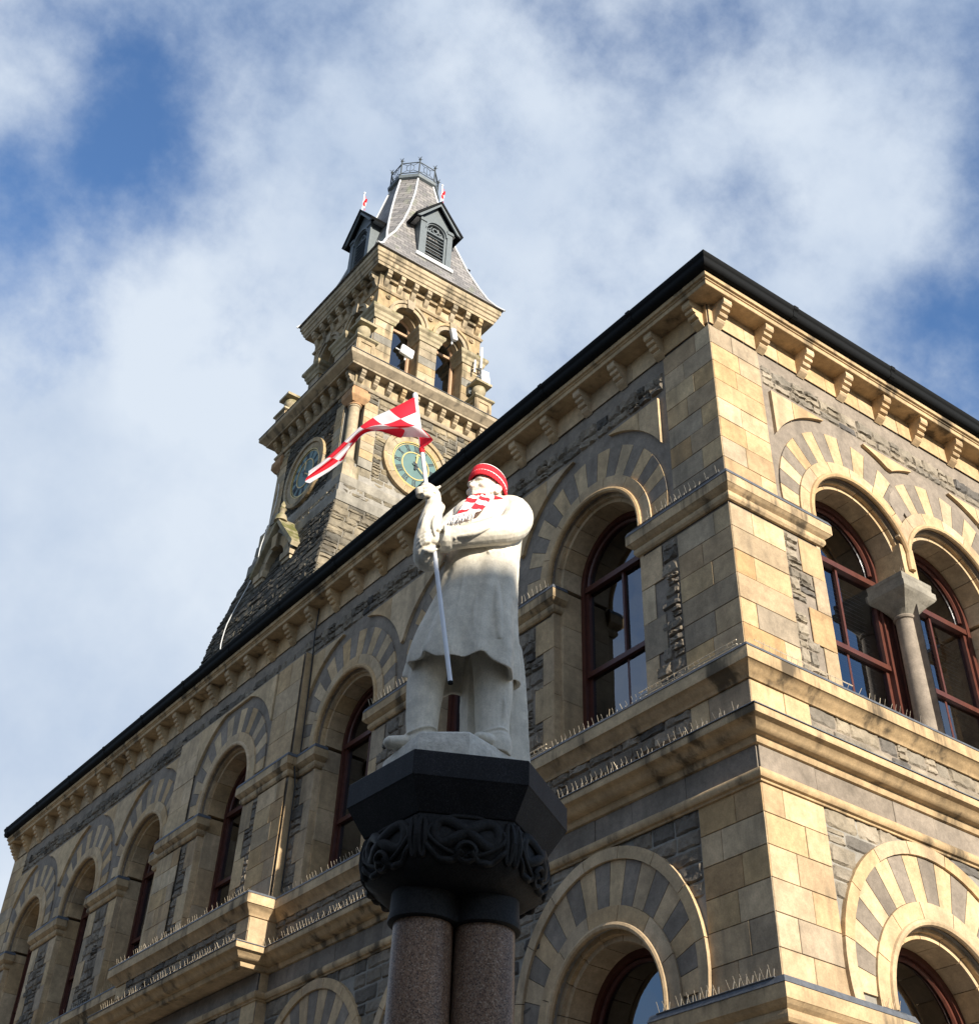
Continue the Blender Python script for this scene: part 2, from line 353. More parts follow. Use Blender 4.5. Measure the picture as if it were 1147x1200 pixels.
def sweep(mb, path, prof, mat, closed=False, caps=True, tone=None, joint=0):
    # path in plan, outward on its right hand; prof = [(offset out, z)]
    P = [Vector(p) for p in path]; n = len(P); offs = []
    for i in range(n):
        dirs = []
        if closed or i > 0: dirs.append((P[i] - P[i - 1]).normalized())
        if closed or i < n - 1: dirs.append((P[(i + 1) % n] - P[i]).normalized())
        ns = [Vector((d.y, -d.x)) for d in dirs]
        if len(ns) == 2:
            m_ = (ns[0] + ns[1]); m_ = m_ / max(.15, (1 + ns[0].dot(ns[1]))); offs.append(m_)
        else: offs.append(ns[0])
    k = len(prof); segs = n if closed else n - 1
    for i in range(segs):
        j = (i + 1) % n
        vs = [(P[i].x + offs[i].x * o, P[i].y + offs[i].y * o, z) for o, z in prof] + [(P[j].x + offs[j].x * o, P[j].y + offs[j].y * o, z) for o, z in prof]
        fs = [(a, a + 1, k + a + 1, k + a) for a in range(k - 1)]
        if caps and not closed and i == 0: fs.append(tuple(range(k)))
        if caps and not closed and i == segs - 1: fs.append(tuple(range(2 * k - 1, k - 1, -1)))
        mb.add(vs, [tuple(reversed(f)) for f in fs], mat, tone)
def blocks(mb, F, s0, s1, z0, z1, d, mat, ch=.215, lens=(.3, .62), gap=.002, off=0, ex=None):
    n = max(1, round((z1 - z0) / ch)); h = (z1 - z0) / n
    for r in range(n):
        za, zb = z0 + r * h, z0 + (r + 1) * h; a = s0; first = True
        while a < s1 - 1e-4:
            l = random.uniform(*lens) * (.6 if (first and r % 2) else 1); e = a + l; first = False
            if s1 - e < lens[0] * .6: e = s1
            e = min(e, s1)
            if not (ex and ex((a + e) / 2, (za + zb) / 2)):
                g = gap; c = .003; d0_ = d; d = d + random.uniform(-.003, .003)
                pts = [(a + g, d - .006, za + g), (e - g, d - .006, za + g), (e - g, d - .006, zb - g), (a + g, d - .006, zb - g),
                       (a + g + c, d, za + g + c), (e - g - c, d, za + g + c), (e - g - c, d, zb - g - c), (a + g + c, d, zb - g - c)]
                fadd(mb, F, pts, [(4, 5, 6, 7), (0, 1, 5, 4), (1, 2, 6, 5), (2, 3, 7, 6), (3, 0, 4, 7)], mat); d = d0_
            a = e
def rubble(mb, F, s0, s1, z0, z1, d, mat, hs=(.09, .16), ls=(.14, .42), bulge=.03, ex=None, gap=.006):
    z = z0
    while z < z1 - .01:
        h = random.uniform(*hs)
        if z1 - (z + h) < hs[0] * .7: h = z1 - z
        a = s0
        while a < s1 - .005:
            l = random.uniform(*ls)
            if s1 - (a + l) < ls[0] * .7: l = s1 - a
            sub = [(z, z + h)]
            if h > .12 and l < .25 and random.random() < .35: k = z + h * random.uniform(.4, .6); sub = [(z, k), (k, z + h)]
            for za, zb in sub:
                if ex and ex(a + l / 2, (za + zb) / 2, l / 2): continue
                N_ = 6; M_ = 4; pts = []; US = (0, .07, .28, .5, .72, .93, 1); VS = (0, .14, .5, .86, 1); bb = random.uniform(.4, 1.) * bulge
                for j in range(M_ + 1):
                    for i in range(N_ + 1):
                        u, v_ = US[i], VS[j]; edge = i in (0, N_) or j in (0, M_)
                        dd = d if edge else d + bb * random.uniform(.3, 1.35)
                        ju = 0 if edge else random.uniform(-.05, .05); jv = 0 if edge else random.uniform(-.08, .08)
                        e = .004 + .004 * random.random() if edge else 0
                        pts.append((a + gap + (l - 2 * gap) * (u + ju), dd - e, za + gap + (zb - za - 2 * gap) * (v_ + jv)))
                W = N_ + 1
                fs = []
                for j in range(M_):
                    for i in range(N_):
                        q0 = j * W + i
                        if random.random() < .5: fs += [(q0, q0 + 1, q0 + W + 1), (q0, q0 + W + 1, q0 + W)]
                        else: fs += [(q0, q0 + 1, q0 + W), (q0 + 1, q0 + W + 1, q0 + W)]
                fadd(mb, F, pts, fs, mat)
            a += l
        z += h
def spikes(mb, P0, P1, outv, z, n_out=2, sp=.075, h=.085, miss=.10):
    P0 = Vector((*P0, 0)); P1 = Vector((*P1, 0)); L = (P1 - P0).length; n = int(L / sp); o = Vector((*outv, 0)); dr = (P1 - P0).normalized()
    for i in range(n):
        if random.random() < (.3 if (P0 + dr * (i * sp)).y > 8 else miss): continue
        c = P0 + dr * (i + .5) * sp; c = Vector((c.x, c.y, z))
        for k in range(n_out):
            b0 = c + o * (-.03 * k) + dr * random.uniform(-.01, .01)
            lean = o * (.035 - .05 * k) + dr * random.uniform(-.014, .014)
            if random.random() < .04: lean += dr * random.uniform(-.06, .06)
            mb.tube([b0, b0 + lean + Vector((0, 0, h * random.uniform(.85, 1.1)))], .0018 if c.y > 8 else .0026, 'spike_wire', 3, cap=False)
    mb.tube([Vector((P0.x, P0.y, z + .003)), Vector((P1.x, P1.y, z + .003))], .006, 'lead', 4)

# ================================================================== ground
mb = MB(); mb.add([(-400, -400, 0), (400, -400, 0), (400, 400, 0), (-400, 400, 0)], [(0, 1, 2, 3)], 'asphalt')
o = mb.build('road'); o['kind'] = 'structure'
mb = MB(); mb.box((-6.2, -3.6, -.3), (30, 40, .13), 'paving')
o = mb.build('pavement'); o['kind'] = 'structure'

# ================================================================== town hall
hall = thing('town_hall', (0, 0, 0), 'two-storey stone town hall with striped round arches and bracketed eaves', 'building')
LEN, WID = 21.70, 5.74
FL = Fr((0, 0), (0, 1), (-1, 0)); FR = Fr((0, 0), (1, 0), (0, -1))
CP = .15; FC = Fr((-CP, 0), (0, 1), (-1, 0))
CB0, CB1 = 8.75, 12.95
LC = [2.10, 4.80, 7.50, 10.85, 14.20, 16.90, 19.60]; RC = [2.08, 3.66]
HW = .80; SZ = 10.06; ZB = 7.94; LZ = 5.10; LZB = 2.7; IHW = .70
fr_of = lambda c: FC if abs(c - 10.85) < .1 else FL
# ---- wall shell
mb = MB()
for F, a, b_, cs in ((FL, 0, CB0, LC[:3]), (FC, CB0, CB1, LC[3:4]), (FL, CB1, LEN, LC[4:]), (FR, 0, WID, RC)):
    hw = .785 if F is FR else HW
    wall_open(mb, F, a, b_, 6.98, 11.66 if F is FC else 12.6, [(c, hw, ZB, SZ) for c in cs], 'grey_stone', dd=-.012, depth=.5)
    wall_open(mb, F, a, b_, 0, 6.98, [(c, hw, LZB, LZ) for c in cs], 'mortar', dd=-.012, depth=.5)
for s_ in (CB0, CB1): mb.box((-CP + .012, s_ - .001, 0), (.1, s_ + .001, 11.66), 'sandstone')
fbox(mb, FL, 0, WID + 0, -WID, -WID, 0, 0, 'mortar')
mb.add([(.012, CB0, 11.6), (.012, CB1, 11.6), (.012, CB1, 12.6), (.012, CB0, 12.6)], [(0, 3, 2, 1)], 'grey_stone')
mb.add([(WID, 0, 0), (WID, LEN, 0), (WID, LEN, 12.6), (WID, 0, 12.6)], [(0, 1, 2, 3)], 'rubble_stone')
mb.add([(0, LEN, 0), (WID, LEN, 0), (WID, LEN, 12.6), (0, LEN, 12.6)], [(0, 3, 2, 1)], 'rubble_stone')
for z in (.2, 7.0, 12.55): mb.add([(.55, .55, z), (WID - .05, .55, z), (WID - .05, LEN - .05, z), (.55, LEN - .05, z)], [(0, 1, 2, 3)], 'dark_interior')
mb.add([(2.9, .6, .2), (2.9, LEN, .2), (2.9, LEN, 12.5), (2.9, .6, 12.5)], [(0, 1, 2, 3)], 'dark_interior')
mb.build('wall', hall)
# ---- quoins
def quoin(F, s0, s1, zs, name='quoin', d=0.0):
    for a, b_ in zs:
        q = MB(); blocks(q, F, s0, s1, a, b_, d, 'ashlar_stone', .265, (.36, .6)); q.build(name, hall)
QZ = [(4.97, 6.64), (7.24, 7.62), (7.94, 9.62), (9.95, 12.17)]
quoin(FL, .003, .78, QZ); quoin(FR, .003, .78, QZ); quoin(FL, LEN - .78, LEN, QZ)
for F in (FL, FR):
    q = MB(); blocks(q, F, .003, .78, .6, 4.66, 0, 'ashlar_stone', .3); q.build('quoin', hall)
# ---- upper rubble strips, jamb stones
def jambs(F, c, sides, mat='ashlar_stone'):
    for sg in sides:
        q = MB(); n = 4; h = (9.62 - ZB) / n
        for i in range(n):
            wd = .20 if i % 2 == 0 else .34
            a, b_ = (c + .745, c + .745 + wd) if sg > 0 else (c - .745 - wd, c - .745)
            blocks(q, F, a, b_, ZB + i * h, ZB + (i + 1) * h, .004, mat, h, (.6, .7))
        # stepped reveal: outer and inner order of the jamb
        for e, (d0, d1) in ((.745, (-.5, 0.0)), (IHW, (-.5, -.10))):
            a, b_ = (c + e, c + HW) if sg > 0 else (c - HW, c - e)
            z = ZB
            while z < 9.9:
                zz = min(z + random.uniform(.45, .7), 9.95); fbox(q, F, a, b_, d0, d1, z + .003, zz - .003, 'sandstone'); z = zz
        q.build('jamb', hall)
for c in LC: jambs(fr_of(c), c, (-1, 1))
jambs(FR, RC[0], (-1,)); jambs(FR, RC[1], (1,))
def strip(F, a, b_, z0, z1, mat, ex=None, bulge=.03, name='rubble_panel', **k):
    q = MB(); rubble(q, F, a, b_, z0, z1, -.008, mat, bulge=bulge, ex=ex, **k); q.build(name, hall)
def jex(cs):
    def f(s, z, hl):
        i = int((z - ZB) / ((9.62 - ZB) / 4)); wd = .20 if i % 2 == 0 else .34
        return any(abs(s - c) - hl * .5 < .745 + wd for c in cs)
    return f
strip(FL, .785, 1.34, ZB, 9.62, 'rubble_stone', jex(LC), .035, hs=(.12, .2), ls=(.12, .3))
for a, b_ in zip(LC[:-1], LC[1:]):
    if b_ - a < 3: strip(FL, a + .93, b_ - .93, ZB, 9.62, 'rubble_stone', jex(LC), .035, hs=(.12, .2), ls=(.12, .3))
for c, sg in ((7.5, 1), (14.2, -1)):
    for i in range(4):
        wd = .955 if i % 2 == 0 else 1.095; h_ = (9.62 - ZB) / 4; a, b_ = sorted((c + sg * wd, c + sg * 1.25)); strip(FL, a, b_, ZB + i * h_, ZB + (i + 1) * h_, 'rubble_stone', None, .03)
for sg in (-1, 1):
    for i in range(4):
        wd = .955 if i % 2 == 0 else 1.095; h_ = (9.62 - ZB) / 4; a, b_ = sorted((10.85 + sg * wd, 10.85 + sg * 1.25)); strip(FC, a, b_, ZB + i * h_, ZB + (i + 1) * h_, 'rubble_stone', None, .03)
    a, b_ = sorted((10.85 + sg * 1.27, 10.85 + sg * 2.1)); quoin(FC, a, b_, [(ZB, 9.62)], 'pilaster', .03)
strip(FR, .785, 1.34, ZB, 9.62, 'rubble_light', jex(RC), .03, hs=(.12, .2), ls=(.12, .3))
strip(FR, RC[1] + .93, WID - .785, ZB, 9.62, 'rubble_light', jex(RC), .03)
# ---- frieze rubble, parapet rubble, grey ashlar frieze
strip(FL, .80, LEN - .8, 11.70, 11.99, 'rubble_stone', None, .04, hs=(.10, .16), ls=(.12, .34))
strip(FR, .80, WID - .8, 11.70, 11.99, 'rubble_light', None, .03, hs=(.10, .16), ls=(.12, .34))
PB = .42; FP = Fr((-PB, 0), (0, 1), (-1, 0))
strip(FL, .785, CB0, 7.24, 7.63, 'rubble_stone', None, .03, hs=(.1, .16)); strip(FL, CB1, LEN - .785, 7.24, 7.63, 'rubble_stone', None, .03)
strip(FR, .785, WID - .785, 7.24, 7.63, 'rubble_light', None, .02, hs=(.1, .16))
q = MB(); q.box((-PB + .012, CB0, 6.99), (.05, CB1, 7.70), 'sandstone'); blocks(q, FP, CB0, CB0 + .35, 7.24, 7.62, .0, 'ashlar_stone'); blocks(q, FP, CB1 - .35, CB1, 7.24, 7.62, .0, 'ashlar_stone')
rubble(q, FP, CB0 + .36, CB1 - .36, 7.24, 7.63, -.005, 'rubble_stone'); q.build('balcony_front', hall)
for F, a, b_ in ((FL, .003, CB0), (FC, CB0, CB1), (FL, CB1, LEN), (FR, .003, WID)):
    q = MB(); blocks(q, F, a, b_, 6.74, 6.97, .012, 'grey_stone', .23, (.5, 1.1)); q.build('frieze_band', hall)
    q = MB(); blocks(q, F, a, b_, 12.19, 12.49, .012, 'sandstone', .3, (.5, .95)); q.build('eaves_frieze', hall) if F is not FC else None
    if F is FC: q = MB(); blocks(q, FL, a, b_, 12.19, 12.49, .012, 'sandstone', .3, (.5, .95)); q.build('eaves_frieze', hall)
mb = MB(); mb.box((-CP, CB0, 11.64), (.02, CB1, 11.67), 'grey_stone'); mb.build('coping', hall)
# ---- lower wall rubble round the arches
def lex(cs):
    def f(s, z, hl):
        for c in cs:
            if z > LZ + .2:
                if math.hypot(s - c, z - LZ - .2) < 1.29: return True
            elif abs(s - c) < 1.30: return True
        return False
    return f
for F, a, b_, cs, m_ in ((FL, .785, CB0 - .02, LC, 'rubble_stone'), (FC, CB0 + .4, CB1 - .4, LC, 'rubble_stone'), (FL, CB1 + .02, LEN - .785, LC, 'rubble_stone'), (FR, .785, WID - .785, RC, 'rubble_light')):
    ct = [a] + [c for c in cs if a < c < b_] + [b_]
    for u_, v_ in zip(ct[:-1], ct[1:]):
        strip(F, u_, v_, 4.97, 6.64, m_, lex(cs), .022, hs=(.13, .19), ls=(.22, .5), gap=.006)
        u2, v2 = (u_ + 1.0 if u_ in cs else u_), (v_ - 1.0 if v_ in cs else v_)
        if v2 - u2 > .1: strip(F, u2, v2, 3.2, 4.66, m_, None, .022, hs=(.14, .2), ls=(.25, .5), gap=.006)
for sg in (0, 1):
    a = CB0 if not sg else CB1 - .4; quoin(FC, a + .003, a + .397, [(4.97, 6.64), (2.0, 4.66)], 'quoin')
# ---- arches
def arch(F, c, zc, upper, aL=-.09, aR=pi + .09, dz=0.0):
    q = MB()
    annulus(q, F, c, zc, .80, zc, .98, -.02, .032 + dz, 'sandstone', aL, aR, 36, joints=7)
    nv = 19; zo = zc + (.16 if upper else .19); Ro = 1.24 if upper else 1.21
    vl = max(aL, 0) if aL < .3 else .86; vr = aR if aR < 3 and aR < pi - .3 else pi
    if aR < 3: vr = pi - .86
    for i in range(nv):
        b0, b1 = pi * i / nv, pi * (i + 1) / nv
        if b1 <= vl or b0 >= vr: continue
        b0 = max(b0, vl) + .003; b1 = min(b1, vr) - .003
        if b1 - b0 < .07: continue
        annulus(q, F, c, zc, .983, zo, Ro, -.02, .012 + dz * .5, 'sandstone' if i % 2 == 0 else 'grey_stone', b0, b1, 3)
    if not upper: annulus(q, F, c, zc, 1.2 + .005, zo, 1.33, -.02, .04 + dz, 'sandstone', -.2, pi + .2, 44, joints=9) if False else annulus(q, F, c, zo, Ro + .004, zo, 1.33, -.02, .04 + dz, 'sandstone', -.24, pi + .24, 44, joints=9)
    q.build('window_arch', hall)
    q = MB(); P = []
    for i in range(41):
        a = -.09 + (pi + .18) * i / 40; P.append(F(c + .805 * cos(a), .03, zc + .805 * sin(a)))
    q.tube(P, .033, 'sandstone', 8)
    annulus(q, F, c, zc, IHW, zc, .80, -.5, -.10, 'sandstone', -.09, pi + .09, 36, joints=9)
    annulus(q, F, c, zc, .75, zc, .80, -.5, -.05, 'sandstone', -.09, pi + .09, 36, joints=9)
    q.build('arch_moulding', hall, smooth=35)
for c in LC: arch(fr_of(c), c, SZ, True); arch(fr_of(c), c, LZ, False)
arch(FR, RC[0], SZ, True, aL=.36); arch(FR, RC[1], SZ, True, aR=pi - .36, dz=.004)
arch(FR, RC[0], LZ, False, aL=-.09); arch(FR, RC[1] + .30, LZ, False, dz=.004) if False else None
# ---- raised spandrel panels
def panel(F, a, b_, arcs, joints, top=11.61, bot=9.99, R=1.42, zo=SZ + .16, d=.035):
    q = MB(); cuts = [a] + joints + [b_]
    def low(s):
        z = bot
        for c in arcs:
            if abs(s - c) < R: z = max(z, zo + math.sqrt(R * R - (s - c) ** 2))
        return z
    for u, v_ in zip(cuts[:-1], cuts[1:]):
        n = 18; S_ = [u + .004 + (v_ - u - .008) * i / n for i in range(n + 1)]
        S_ = [s for s in S_ if low(s) < top - .004]
        if len(S_) < 2: continue
        tn = random.random()
        zspan = [(None, None)]
        for s0, s1 in zip(S_[:-1], S_[1:]):
            fadd(q, F, [(s0, d, low(s0)), (s1, d, low(s1)), (s1, d, top), (s0, d, top), (s0, -.02, low(s0)), (s1, -.02, low(s1)), (s1, -.02, top), (s0, -.02, top)], [(0, 1, 2, 3), (1, 0, 4, 5), (3, 2, 6, 7)], 'sandstone', tn)
        for s in (S_[0], S_[-1]):
            fadd(q, F, [(s, d, low(s)), (s, -.02, low(s)), (s, -.02, top), (s, d, top)], [(0, 1, 2, 3)], 'sandstone', tn)
    q.build('spandrel_panel', hall)
panel(FL, .88, 2.1, [2.1], [1.22]); panel(FR, .88, 2.08, [2.08], [1.22]); panel(FR, 2.2, 3.6, RC, [])
panel(FR, RC[1], WID - .88, RC, [4.5])
for a, b_ in ((2.1, 4.8), (4.8, 7.5), (14.2, 16.9), (16.9, 19.6)): panel(FL, a, b_, LC, [(a + b_) / 2 - .5, (a + b_) / 2 + .35])
panel(FL, 7.5, CB0 - .02, LC, [8.35]); panel(FL, CB1 + .02, 14.2, LC, [13.35]); panel(FL, 19.6, LEN - .88, LC, [20.5])
for s0, s1 in ((CB0 + .01, 9.52), (12.18, CB1 - .01)):
    q = MB(); blocks(q, FC, s0, s1, 9.97, 11.63, .02, 'sandstone', .42, (.5, .9)); q.build('spandrel_panel', hall)
panel(FC, 9.56, 12.14, [10.85], [])
# ---- impost bands (upper and lower) with their returns into the jambs
IMP = [(0, 9.645), (.025, 9.65), (.045, 9.675), (.05, 9.70), (.045, 9.725), (.04, 9.735), (.075, 9.76), (.10, 9.785), (.108, 9.79), (.108, 9.90), (.09, 9.948), (-.02, 9.955)]
IMPL = [(p, z - 9.60 + 4.64) for p, z in IMP]
e = .745; rt_ = .12
def imp(path, prof, name='impost_band'):
    q = MB(); sweep(q, path, prof, 'sandstone_moulding'); z_ = prof[-1][1]; sweep(q, path, [(.088, z_ - .004), (.111, z_ - .052), (.114, z_ - .05), (.092, z_ + .004), (-.015, z_ + .005)], 'lead'); q.build(name, hall)
for prof in (IMP, IMPL):
    imp([(rt_, LC[0] - e), (0, LC[0] - e), (0, 0), (RC[0] - e, 0), (RC[0] - e, rt_)], prof)
    for a, b_ in ((2.1, 4.8), (4.8, 7.5), (14.2, 16.9), (16.9, 19.6)): imp([(rt_, b_ - e), (0, b_ - e), (0, a + e), (rt_, a + e)], prof)
    imp([(rt_ - CP, 10.85 - e), (-CP, 10.85 - e), (-CP, CB0), (0, CB0), (0, 7.5 + e), (rt_, 7.5 + e)], prof)
    imp([(rt_, 14.2 - e), (0, 14.2 - e), (0, CB1), (-CP, CB1), (-CP, 10.85 + e), (rt_ - CP, 10.85 + e)], prof)
    imp([(0, LEN), (0, 19.6 + e), (rt_, 19.6 + e)], prof)
    imp([(RC[1] + e, rt_), (RC[1] + e, 0), (WID, 0)], prof)
# ---- string courses, sill, cornice, gutter
def ringpath(c): return [(0, LEN), (0, CB1), (-c, CB1), (-c, CB0), (0, CB0), (0, 0), (WID, 0), (WID, LEN)]
def course(name, c, prof, mat='sandstone_moulding'):
    q = MB(); sweep(q, ringpath(c) if c else [(0, LEN), (0, 0), (WID, 0), (WID, LEN)], prof, mat); return q.build(name, hall, smooth=40)
course('sill_course', PB, [(0, 7.62), (.02, 7.62), (.04, 7.66), (.085, 7.69), (.12, 7.735), (.135, 7.74), (.135, 7.86), (.125, 7.88), (-.5, 7.935)])
course('string_course', PB, [(-.01, 6.96), (.04, 6.97), (.06, 7.01), (.065, 7.03), (.12, 7.035), (.16, 7.06), (.19, 7.10), (.20, 7.105), (.245, 7.12), (.25, 7.135), (.25, 7.19), (.235, 7.215), (-.02, 7.245)])
course('bead_moulding', CP, [(0, 6.625), (.02, 6.625), (.025, 6.645), (.05, 6.65), (.066, 6.67), (.07, 6.69), (.066, 6.71), (.05, 6.73), (.02, 6.74), (0, 6.742)])
course('cornice', 0, [(0, 12.485), (.245, 12.485), (.25, 12.49), (.25, 12.545), (.265, 12.55), (.27, 12.565), (.295, 12.57), (.30, 12.58), (.30, 12.625), (-.2, 12.63)])
course('flashing', PB, [(.10, 7.898), (.128, 7.889), (.138, 7.862), (.142, 7.864), (.131, 7.894), (-.01, 7.936)], 'lead')
course('flashing', PB, [(.20, 7.222), (.256, 7.196), (.262, 7.19), (.262, 7.197), (.257, 7.203), (-.01, 7.252)], 'lead')
course('gutter', 0, [(.285, 12.632), (.355, 12.635), (.385, 12.655), (.398, 12.69), (.392, 12.72), (.40, 12.735), (.42, 12.755), (.425, 12.79), (.41, 12.793), (.405, 12.765), (.30, 12.74)], 'black_paint')
for k in range(13):
    y_ = .9 + k * 1.72; q = MB(); sweep(q, [(0, y_ + .035), (0, y_ - .035)], [(.28, 12.625), (.36, 12.628), (.392, 12.65), (.405, 12.69), (.399, 12.72), (.407, 12.735), (.427, 12.752), (.432, 12.797), (.30, 12.80)], 'black_paint'); q.build('gutter_joint', hall, fixn=True)
for k in range(3):
    x_ = 1.1 + k * 1.72; q = MB(); sweep(q, [(x_ - .035, 0), (x_ + .035, 0)], [(.28, 12.625), (.36, 12.628), (.392, 12.65), (.405, 12.69), (.399, 12.72), (.407, 12.735), (.427, 12.752), (.432, 12.797), (.30, 12.80)], 'black_paint'); q.build('gutter_joint', hall, fixn=True)
q = MB()
E0 = .30; zr = 12.74; px = WID / 2
A = [(-E0, -E0, zr), (WID + E0, -E0, zr), (WID + E0, LEN + E0, zr), (-E0, LEN + E0, zr), (px, px, zr + 1.35), (px, LEN - px, zr + 1.35)]
q.add(A, [(0, 1, 4), (1, 2, 5, 4), (2, 3, 5), (3, 0, 4, 5)], 'slate'); q.build('roof', hall)
BP = [(0, 12.484), (.215, 12.484), (.215, 12.42), (.20, 12.395), (.165, 12.385), (.175, 12.36), (.165, 12.335), (.125, 12.325), (.135, 12.30), (.12, 12.275), (.08, 12.265), (.085, 12.24), (.065, 12.215), (.03, 12.19), (0, 12.17)]
def bracket(F, s): q = MB(); extr(q, F, BP, s - .064, s + .064, 'sandstone'); q.build('bracket', hall, fixn=True)
for k in range(33): bracket(FL, .13 + k * .67)
for k in range(8): bracket(FR, .13 + k * .685)
# ---- windows
def window(F, c, zb, zs, trans=None, blind=False, hw=IHW, d=-.40):
    tz = zs - .02 if trans is None else trans
    n = 24
    outl = [(c - hw, zb)] + [(c - hw * cos(pi * k / n), zs + hw * sin(pi * k / n)) for k in range(n + 1)] + [(c + hw, zb)]
    inn = [(c - hw + .06, zb + .06)] + [(c - (hw - .06) * cos(pi * k / n), zs + (hw - .06) * sin(pi * k / n)) for k in range(n + 1)] + [(c + hw - .06, zb + .06)]
    q = MB(); k = len(outl)
    pts = [(a, d + .03, z) for a, z in outl] + [(a, d + .03, z) for a, z in inn] + [(a, d - .10, z) for a, z in inn] + [(a, d - .1, z) for a, z in outl]
    fs = []
    for i in range(k):
        j = (i + 1) % k; fs += [(i, k + i, k + j, j), (k + i, 2 * k + i, 2 * k + j, k + j)]
    fadd(q, F, pts, [tuple(reversed(f)) for f in fs], 'red_brown_paint')
    wo = q.build('window', hall)
    q = MB(); h2 = hw - .06; mz = zb + (tz - zb) * .47
    fbox(q, F, c - h2, c + h2, d - .06, d + .02, tz - .035, tz + .035, 'red_brown_paint')
    fbox(q, F, c - h2, c + h2, d - .05, d + .005, mz - .03, mz + .03, 'red_brown_paint')
    fbox(q, F, c - h2, c + h2, d - .07, d + .0, zb + .06, zb + .13, 'red_brown_paint')
    for a, b_, dd in ((tz, mz, 0), (mz, zb, -.03)):
        fbox(q, F, c - .016, c + .016, d - .05 + dd, d - .012 + dd, b_ + .03, a - .03, 'red_brown_paint')
        for sg in (-1, 1):
            u, v_ = sorted((c + sg * h2, c + sg * (h2 - .045))); fbox(q, F, u, v_, d - .05 + dd, d - .005 + dd, b_ + .03, a - .03, 'red_brown_paint')
    P = [F(c - (h2 - .02) * cos(pi * i / n), d - .03, zs + (h2 - .02) * sin(pi * i / n)) for i in range(n + 1)]
    q.tube(P, .025, 'red_brown_paint', 6); q.build('sash', wo)
    q = MB(); fadd(q, F, [(a, d - .045, z) for a, z in inn], [tuple(range(k - 1, -1, -1))], 'glass'); q.build('pane', wo)
    if blind:
        q = MB(); z = zb + .1
        while z < tz - .05:
            fadd(q, F, [(c - h2, d - .20, z), (c + h2, d - .20, z), (c + h2, d - .235, z + .03), (c - h2, d - .235, z + .03)], [(0, 1, 2, 3)], 'blind_slat'); z += .055
        q.build('blind', wo)
for c in LC: window(fr_of(c), c, ZB, SZ); window(fr_of(c), c, LZB, LZ)
for c in RC: window(FR, c, ZB, SZ, 9.93, True)
window(FR, RC[0], LZB, LZ)
q = MB(); m_ = (RC[0] + RC[1]) / 2; fbox(q, FR, m_ - .09, m_ + .09, -.52, -.36, ZB, SZ + .3, 'red_brown_paint'); fbox(q, FR, m_ - .03, m_ + .03, -.36, -.33, ZB, SZ, 'red_brown_paint'); q.build('mullion', hall)
# ---- column between the paired windows
q = MB(); p = FR(m_, -.20, 0)
q.lathe(p, [(.16, 7.93), (.16, 8.0), (.13, 8.02), (.14, 8.05), (.118, 8.08), (.118, 8.2), (.108, 9.42), (.125, 9.43), (.13, 9.45), (.12, 9.47)], 'grey_stone', 22, .5)
q.build('window_column', hall, smooth=40)
q = MB(); prism(q, FR, [(m_, 10.66), (m_ + .14, 10.90), (m_ + .10, 11.02), (m_, 11.14), (m_ - .10, 11.02), (m_ - .14, 10.90)], -.02, .016, 'grey_stone', .5); q.build('valley_stone', hall)
q = MB()
def sq(h, z, dd=0, b_=.24): return [FR(m_ - h, -.20 + h - b_ * 0, z), FR(m_ + h, -.20 + h, z), FR(m_ + h, -.20 - h, z), FR(m_ - h, -.20 - h, z)]
def sqr(h, z, n=6):
    P = []
    for k in range(4 * n):
        t_ = k / n; i = int(t_) % 4; f = t_ - int(t_); C_ = [(-1, 1), (1, 1), (1, -1), (-1, -1)]; a, b_ = C_[i], C_[(i + 1) % 4]
        x, y = a[0] + (b_[0] - a[0]) * f, a[1] + (b_[1] - a[1]) * f; P.append((x, y))
    return P
def blend(r, h, f, z): 
    o_ = []
    for x, y in sqr(1, 0):
        l = math.hypot(x, y); o_.append(FR(m_ + (x * h) * f + x / l * r * (1 - f), -.20 + (y * h) * f + y / l * r * (1 - f), z))
    return o_
q.rings([blend(.12, .12, 0, 9.47), blend(.15, .15, .3, 9.52), blend(.21, .20, .7, 9.60), blend(.26, .25, 1, 9.66), blend(.27, .27, 1, 9.69), blend(.27, .27, 1, 9.76), blend(.245, .245, 1, 9.775), blend(.245, .245, 1, 9.82), blend(.25, .25, 1, 9.84), blend(.25, .25, 1, 9.875)], 'tower_grey', True, .9)
q.build('capital', hall, fixn=True)
q = MB(); fbox(q, FR, m_ - .115, m_ + .115, -.42, .01, 9.876, 10.32, 'sandstone'); q.build('springer', hall)
